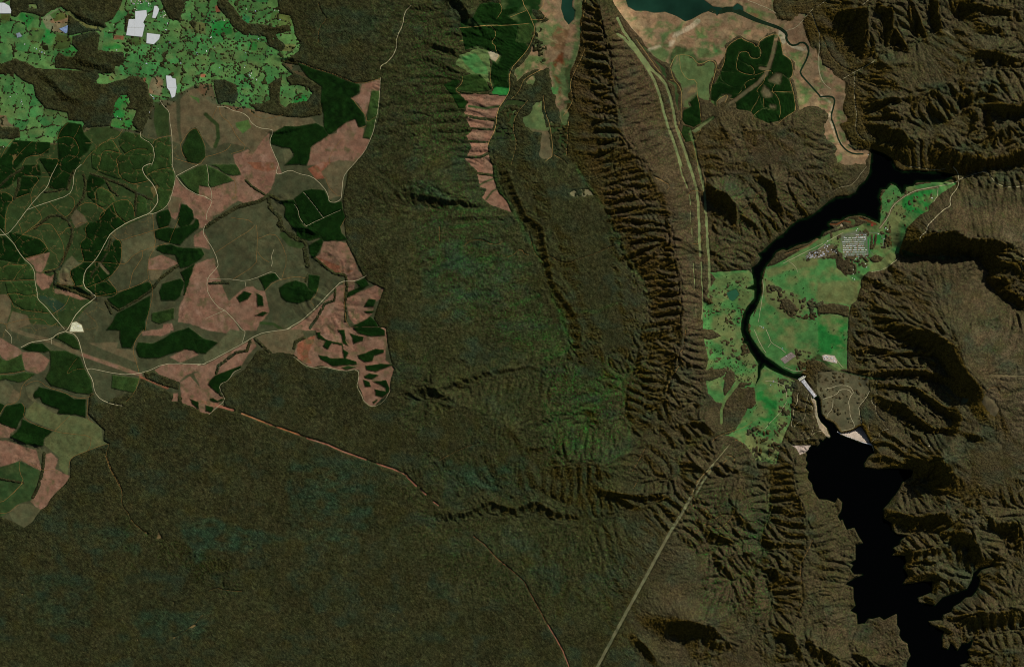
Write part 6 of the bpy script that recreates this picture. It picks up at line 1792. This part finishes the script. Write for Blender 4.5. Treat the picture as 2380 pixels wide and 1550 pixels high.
for x, y, sx, sy in ((745, 245, 40, 22), (775, 240, 50, 20), (800, 255, 60, 18), (835, 255, 44, 20), (750, 265, 30, 16), (865, 295, 36, 20), (800, 272, 40, 12)):
    c = pts('V', [x, y])[0]; a = wxy(*c, depot_f(*c)); keep_parent(boxes('shed', [(a[0], a[1], a[2]+1, sx, sy, 9, -.35)], rn.choice((ROOFS[0], ROOFS[0], ROOFS[3]))), r)
r = empty('timber_yard', *mill_p.mean(0), mill_f(*mill_p.mean(0)), label='bright pale yard at the junction of the white forest roads', category='yard')
keep_parent(prism('yard_surface', mill_p, mill_f, -1, 1.5, M('pale yard', (205,196,160))), r)
for (p_, col, lb) in (("1450 445 1505 445 1505 475 1450 475", (20,62,30), 'dark green sports court beside the lake'), ("1515 445 1560 445 1560 485 1515 485", (120,50,40), 'red clay sports court beside the dark green one')):
    p = pts('U', p_.split()); f_ = plane_fit(p); r = prism('sports_court', p, f_, .5, 2.2, M(lb, col), label=lb, category='sports court')
# ------------------------------------------------------------------ single paddock trees
def lump(seed):
    import bmesh
    bm = bmesh.new(); bmesh.ops.create_icosphere(bm, subdivisions=2, radius=1); rr = random.Random(seed)
    for v in bm.verts:
        k = 1+rr.uniform(-.28, .28); v.co = Vector((v.co.x*k*9, v.co.y*k*9, v.co.z*k*6+11))
    me = bpy.data.meshes.new('crown'); bm.to_mesh(me); bm.free(); me.materials.append(M_crown); return me
crowns = [lump(k) for k in range(5)]
v, f = [], []
for z, q in ((-2, 1.1), (8, .6)):
    for a_ in range(6): v.append((q*math.cos(a_*math.pi/3), q*math.sin(a_*math.pi/3), z))
trunk = pymesh('trunk', v, [(a_, (a_+1) % 6, 6+(a_+1) % 6, 6+a_) for a_ in range(6)]); trunk.materials.append(M_trunk)
cnt = 0
zones = [('K', 830, 1230, 1300, 1550, 60, 'in the bright pasture left of the dark river'), ('K', 900, 1280, 1030, 1260, 20, 'in the pasture beside the small green pond'), ('M', 840, 1290, 90, 500, 80, 'in the pasture left of the river bend'),
         ('L', 600, 1060, 240, 540, 30, 'in the lakeside pasture north of the town'), ('M', 1200, 1560, 700, 1250, 40, 'in the southern pasture below the river bend'), ('A', 0, 600, 700, 1320, 25, 'in the paddocks at the left edge'), ('A', 40, 640, 380, 640, 14, 'in the paddock around the pale sheds'), ('N', 0, 270, 0, 240, 8, 'in the green field above the depot'), ('K', 1400, 1930, 950, 1500, 22, 'in the patchy pasture right of the river')]
for s, xa, xb, ya, yb, n, where in zones:
    k = 0; tries = 0
    while k < n and tries < n*12:
        tries += 1; x, y = pts(s, [rn.uniform(xa, xb), rn.uniform(ya, yb)])[0]
        i_ = int((x-X0)/STEP); j_ = int((y-Y0)/STEP)
        if FOR[j_,i_] > .05 or PL[j_,i_] > .05 or any(abs(hz(x, y)-q) < 1.4 for q in (380,)): continue
        if COL[j_,i_,1] < .05: continue
        m = rn.choice((1, 1, 2, 3)) if rn.random() < .5 else 1
        o = bpy.data.objects.new('tree', trunk); COLL.objects.link(o); o.location = wxy(x, y, hz(x, y)); sc = rn.uniform(.8, 1.5); o.scale = (sc, sc, sc); o.rotation_euler.z = rn.uniform(0, 6)
        o['label'] = 'single dark round paddock tree '+where; o['category'] = 'tree'; o['group'] = 'trees '+where
        link('crown', crowns[rn.randrange(5)], None, o); k += 1; cnt += 1
print('done', time.time()-T0, 'trees', cnt, 'objects', len(bpy.data.objects))
